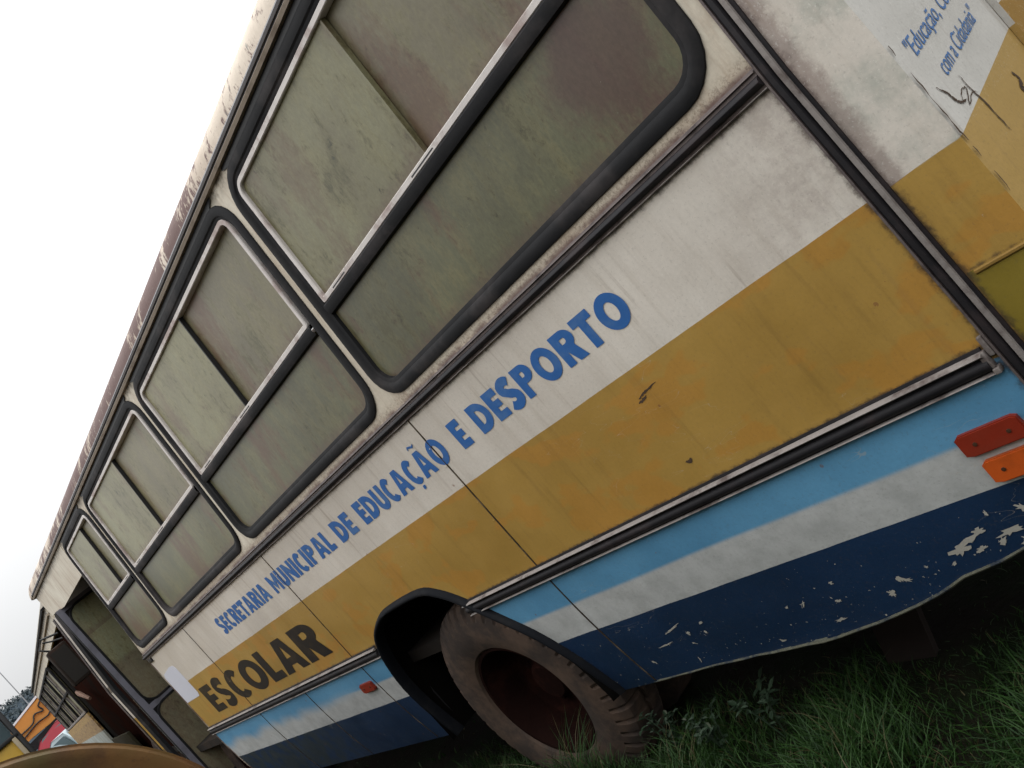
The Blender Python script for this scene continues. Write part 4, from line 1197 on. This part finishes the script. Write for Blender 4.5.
for hp in ([(-1.6, 2.3), (-2.0, 2.58), (-2.22, 2.52), (-2.2, 2.34), (-2.42, 2.40), (-2.6, 2.24), (-3.1, 2.2), (-3.5, 2.1)], [(-1.7, 2.15), (-2.0, 2.24), (-2.2, 2.16), (-2.5, 2.18), (-2.9, 2.1), (-3.4, 2.0)], [(-1.9, 2.45), (-2.02, 2.52), (-2.1, 2.46), (-2.04, 2.38), (-1.96, 2.42)]):
    bm = bmesh.new(); tube(bm, [(1.04, y, z) for y, z in dens(hp, 6)], .022, 6); mk('hose', bm, M['black'], bo)
bm = bmesh.new(); prism(bm, [(-1.5, 1.55), (-3.5, 1.72), (-3.5, 1.84), (-2.1, 1.97), (-1.5, 1.75)], .62, 1.05, 'yz'); mk('hydraulic_ram', bm, M['rubber'], bo, smooth=False)
bm = bmesh.new(); prism(bm, [(-1.6, 2.73), (-2.1, 2.71), (-3.0, 2.49), (-3.0, 2.54), (-2.1, 2.77), (-1.6, 2.79)], .58, 1.02, 'yz'); mk('boom_top_plate', bm, M['white_paint'], bo, smooth=False)

# ================================================================== THIN MAST
bm = bmesh.new(); tube(bm, [(0, 0, 0), (.05, .1, 70)], [.20, .09], 8)
ms = mk('mast', bm, M['wire'], loc=(-352, 47.0, 2)); tag(ms, 'thin pale mast standing far off against the sky at the far left', 'mast')

# ================================================================== GRASS AND WEEDS
def blades(n, region, hmin, hmax, wmin, wmax, dens_f=None, seed=1):
    rnd = random.Random(seed); V = []; F = []
    c = 0
    while c < n:
        x = rnd.uniform(region[0], region[1]); y = rnd.uniform(region[2], region[3])
        if dens_f and rnd.random() > dens_f(x, y): continue
        c += 1
        h = rnd.uniform(hmin, hmax) * (.6 + .4 * math.sin(x * 4.1 + 2 * y) ** 2 + .25 * math.sin(9 * x + 3 * y)); wd = rnd.uniform(wmin, wmax)
        if y > .0: h *= max(.22, 1 - y * 1.5)
        a = rnd.uniform(0, 2 * PI); lean = rnd.uniform(.15, .95) * h; face = rnd.uniform(0, 2 * PI)
        dx, dy = math.cos(a) * lean, math.sin(a) * lean
        fx, fy = math.cos(face) * wd, math.sin(face) * wd
        b = len(V); z0 = gz(x, y) - .01
        seg = 4
        for k in range(seg):
            t = k / seg; q = t * t; ww = 1 - t * .55
            z = z0 + h * (t - .28 * t * t)
            V.append((x + dx * q - fx * ww, y + dy * q - fy * ww, z)); V.append((x + dx * q + fx * ww, y + dy * q + fy * ww, z))
        V.append((x + dx, y + dy, z0 + h * .72))
        for k in range(seg - 1):
            F.append((b + 2 * k, b + 2 * k + 1, b + 2 * k + 3, b + 2 * k + 2))
        F.append((b + 2 * seg - 2, b + 2 * seg - 1, b + 2 * seg))
    return V, F
def dfun(x, y):
    if -4.72 < x < -3.62 and .08 < y < .75: return .0
    d = 1.0
    if y > .05: d = max(.05, 1 - (y - .05) * 1.9)
    return d * (.78 + .22 * math.sin(x * 6.3 + math.sin(y * 5) * 2))
V1, F1 = blades(44000, (-5.6, -.6, -1.1, 1.3), .10, .27, .0013, .0030, dfun, 3)
V2, F2 = blades(16000, (-12.0, 3.5, -4.2, -.7), .10, .26, .0025, .0050, None, 5)
off = len(V1); V1 += V2; F1 += [tuple(i + off for i in f) for f in F2]
V3, F3 = blades(5000, (-20.0, -5.0, -3.0, 3.2), .10, .22, .005, .009, None, 6)
off = len(V1); V1 += V3; F1 += [tuple(i + off for i in f) for f in F3]
V4, F4 = blades(260, (-4.45, -3.75, -.10, .02), .26, .46, .0016, .003, None, 9)
off = len(V1); V1 += V4; F1 += [tuple(i + off for i in f) for f in F4]
me = bpy.data.meshes.new('grass'); me.from_pydata(V1, [], F1); me.materials.append(M['grass'])
go = bpy.data.objects.new('grass', me); COL.objects.link(go); tag(go, 'long dark green grass growing round and under the bus', 'grass', kind='stuff')

def weed(x, y, h, n, label, seed, lr=.022):
    rnd = random.Random(seed)
    r = empty('weed', (x, y, gz(x, y))); tag(r, label, 'weed', 'leafy weeds by the bus')
    st = bmesh.new(); lv = bmesh.new()
    for s in range(n):
        a = rnd.uniform(0, 2 * PI); tip = Vector((math.cos(a) * h * rnd.uniform(.15, .5), math.sin(a) * h * rnd.uniform(.15, .5), h * rnd.uniform(.7, 1)))
        pts = [tip * t + Vector((0, 0, .06 * math.sin(PI * t))) for t in (0, .3, .6, 1)]
        tube(st, pts, [.003, .0025, .002, .001], 5)
        for k in range(12):
            t = .25 + .75 * k / 11; p = tip * t + Vector((0, 0, .06 * math.sin(PI * t)))
            an = k * 2.4 + rnd.uniform(-.3, .3); el = rnd.uniform(-.2, .7); L = lr * rnd.uniform(.8, 1.7)
            d = Vector((math.cos(an) * math.cos(el), math.sin(an) * math.cos(el), math.sin(el)))
            sd_ = d.cross(Vector((0, 0, 1))).normalized(); up = sd_.cross(d)
            q = [p, p + d * L * .5 + sd_ * L * .42, p + d * L * 1.3 + sd_ * L * .42 - up * .003, p + d * L * 2.0 - up * .01, p + d * L * 1.3 - sd_ * L * .42 - up * .003, p + d * L * .5 - sd_ * L * .42]
            mid = lv.verts.new(p + d * L - up * .006); vv = [lv.verts.new(c) for c in q]
            for i in range(6): lv.faces.new((mid, vv[i], vv[(i + 1) % 6]))
    mk('stems', st, M['weed'], r); mk('leaves', lv, M['weed'], r)
weed(-3.52, .10, .22, 6, 'grey leafy weed right beside the tyre', 11, .011)
weed(-3.25, .06, .20, 6, 'low leafy weed under the middle of the rear skirt', 12, .013)
weed(-3.02, .12, .22, 5, 'broad-leaved weed right of the other weeds', 13, .015)

# ================================================================== A THIRD BUS, added unseen behind the viewer to shade the lower side
def copy_tree(o, parent=None):
    c = o.copy(); COL.objects.link(c); c.parent = parent
    for ch in list(o.children): copy_tree(ch, c)
    return c
shade_bus = copy_tree(root)
shade_bus.location = (-3.6, -3.02, 0); shade_bus.rotation_euler = (0, 0, PI)
shade_bus['label'] = 'unseen copy of the bus added behind the viewer to shade the first one'
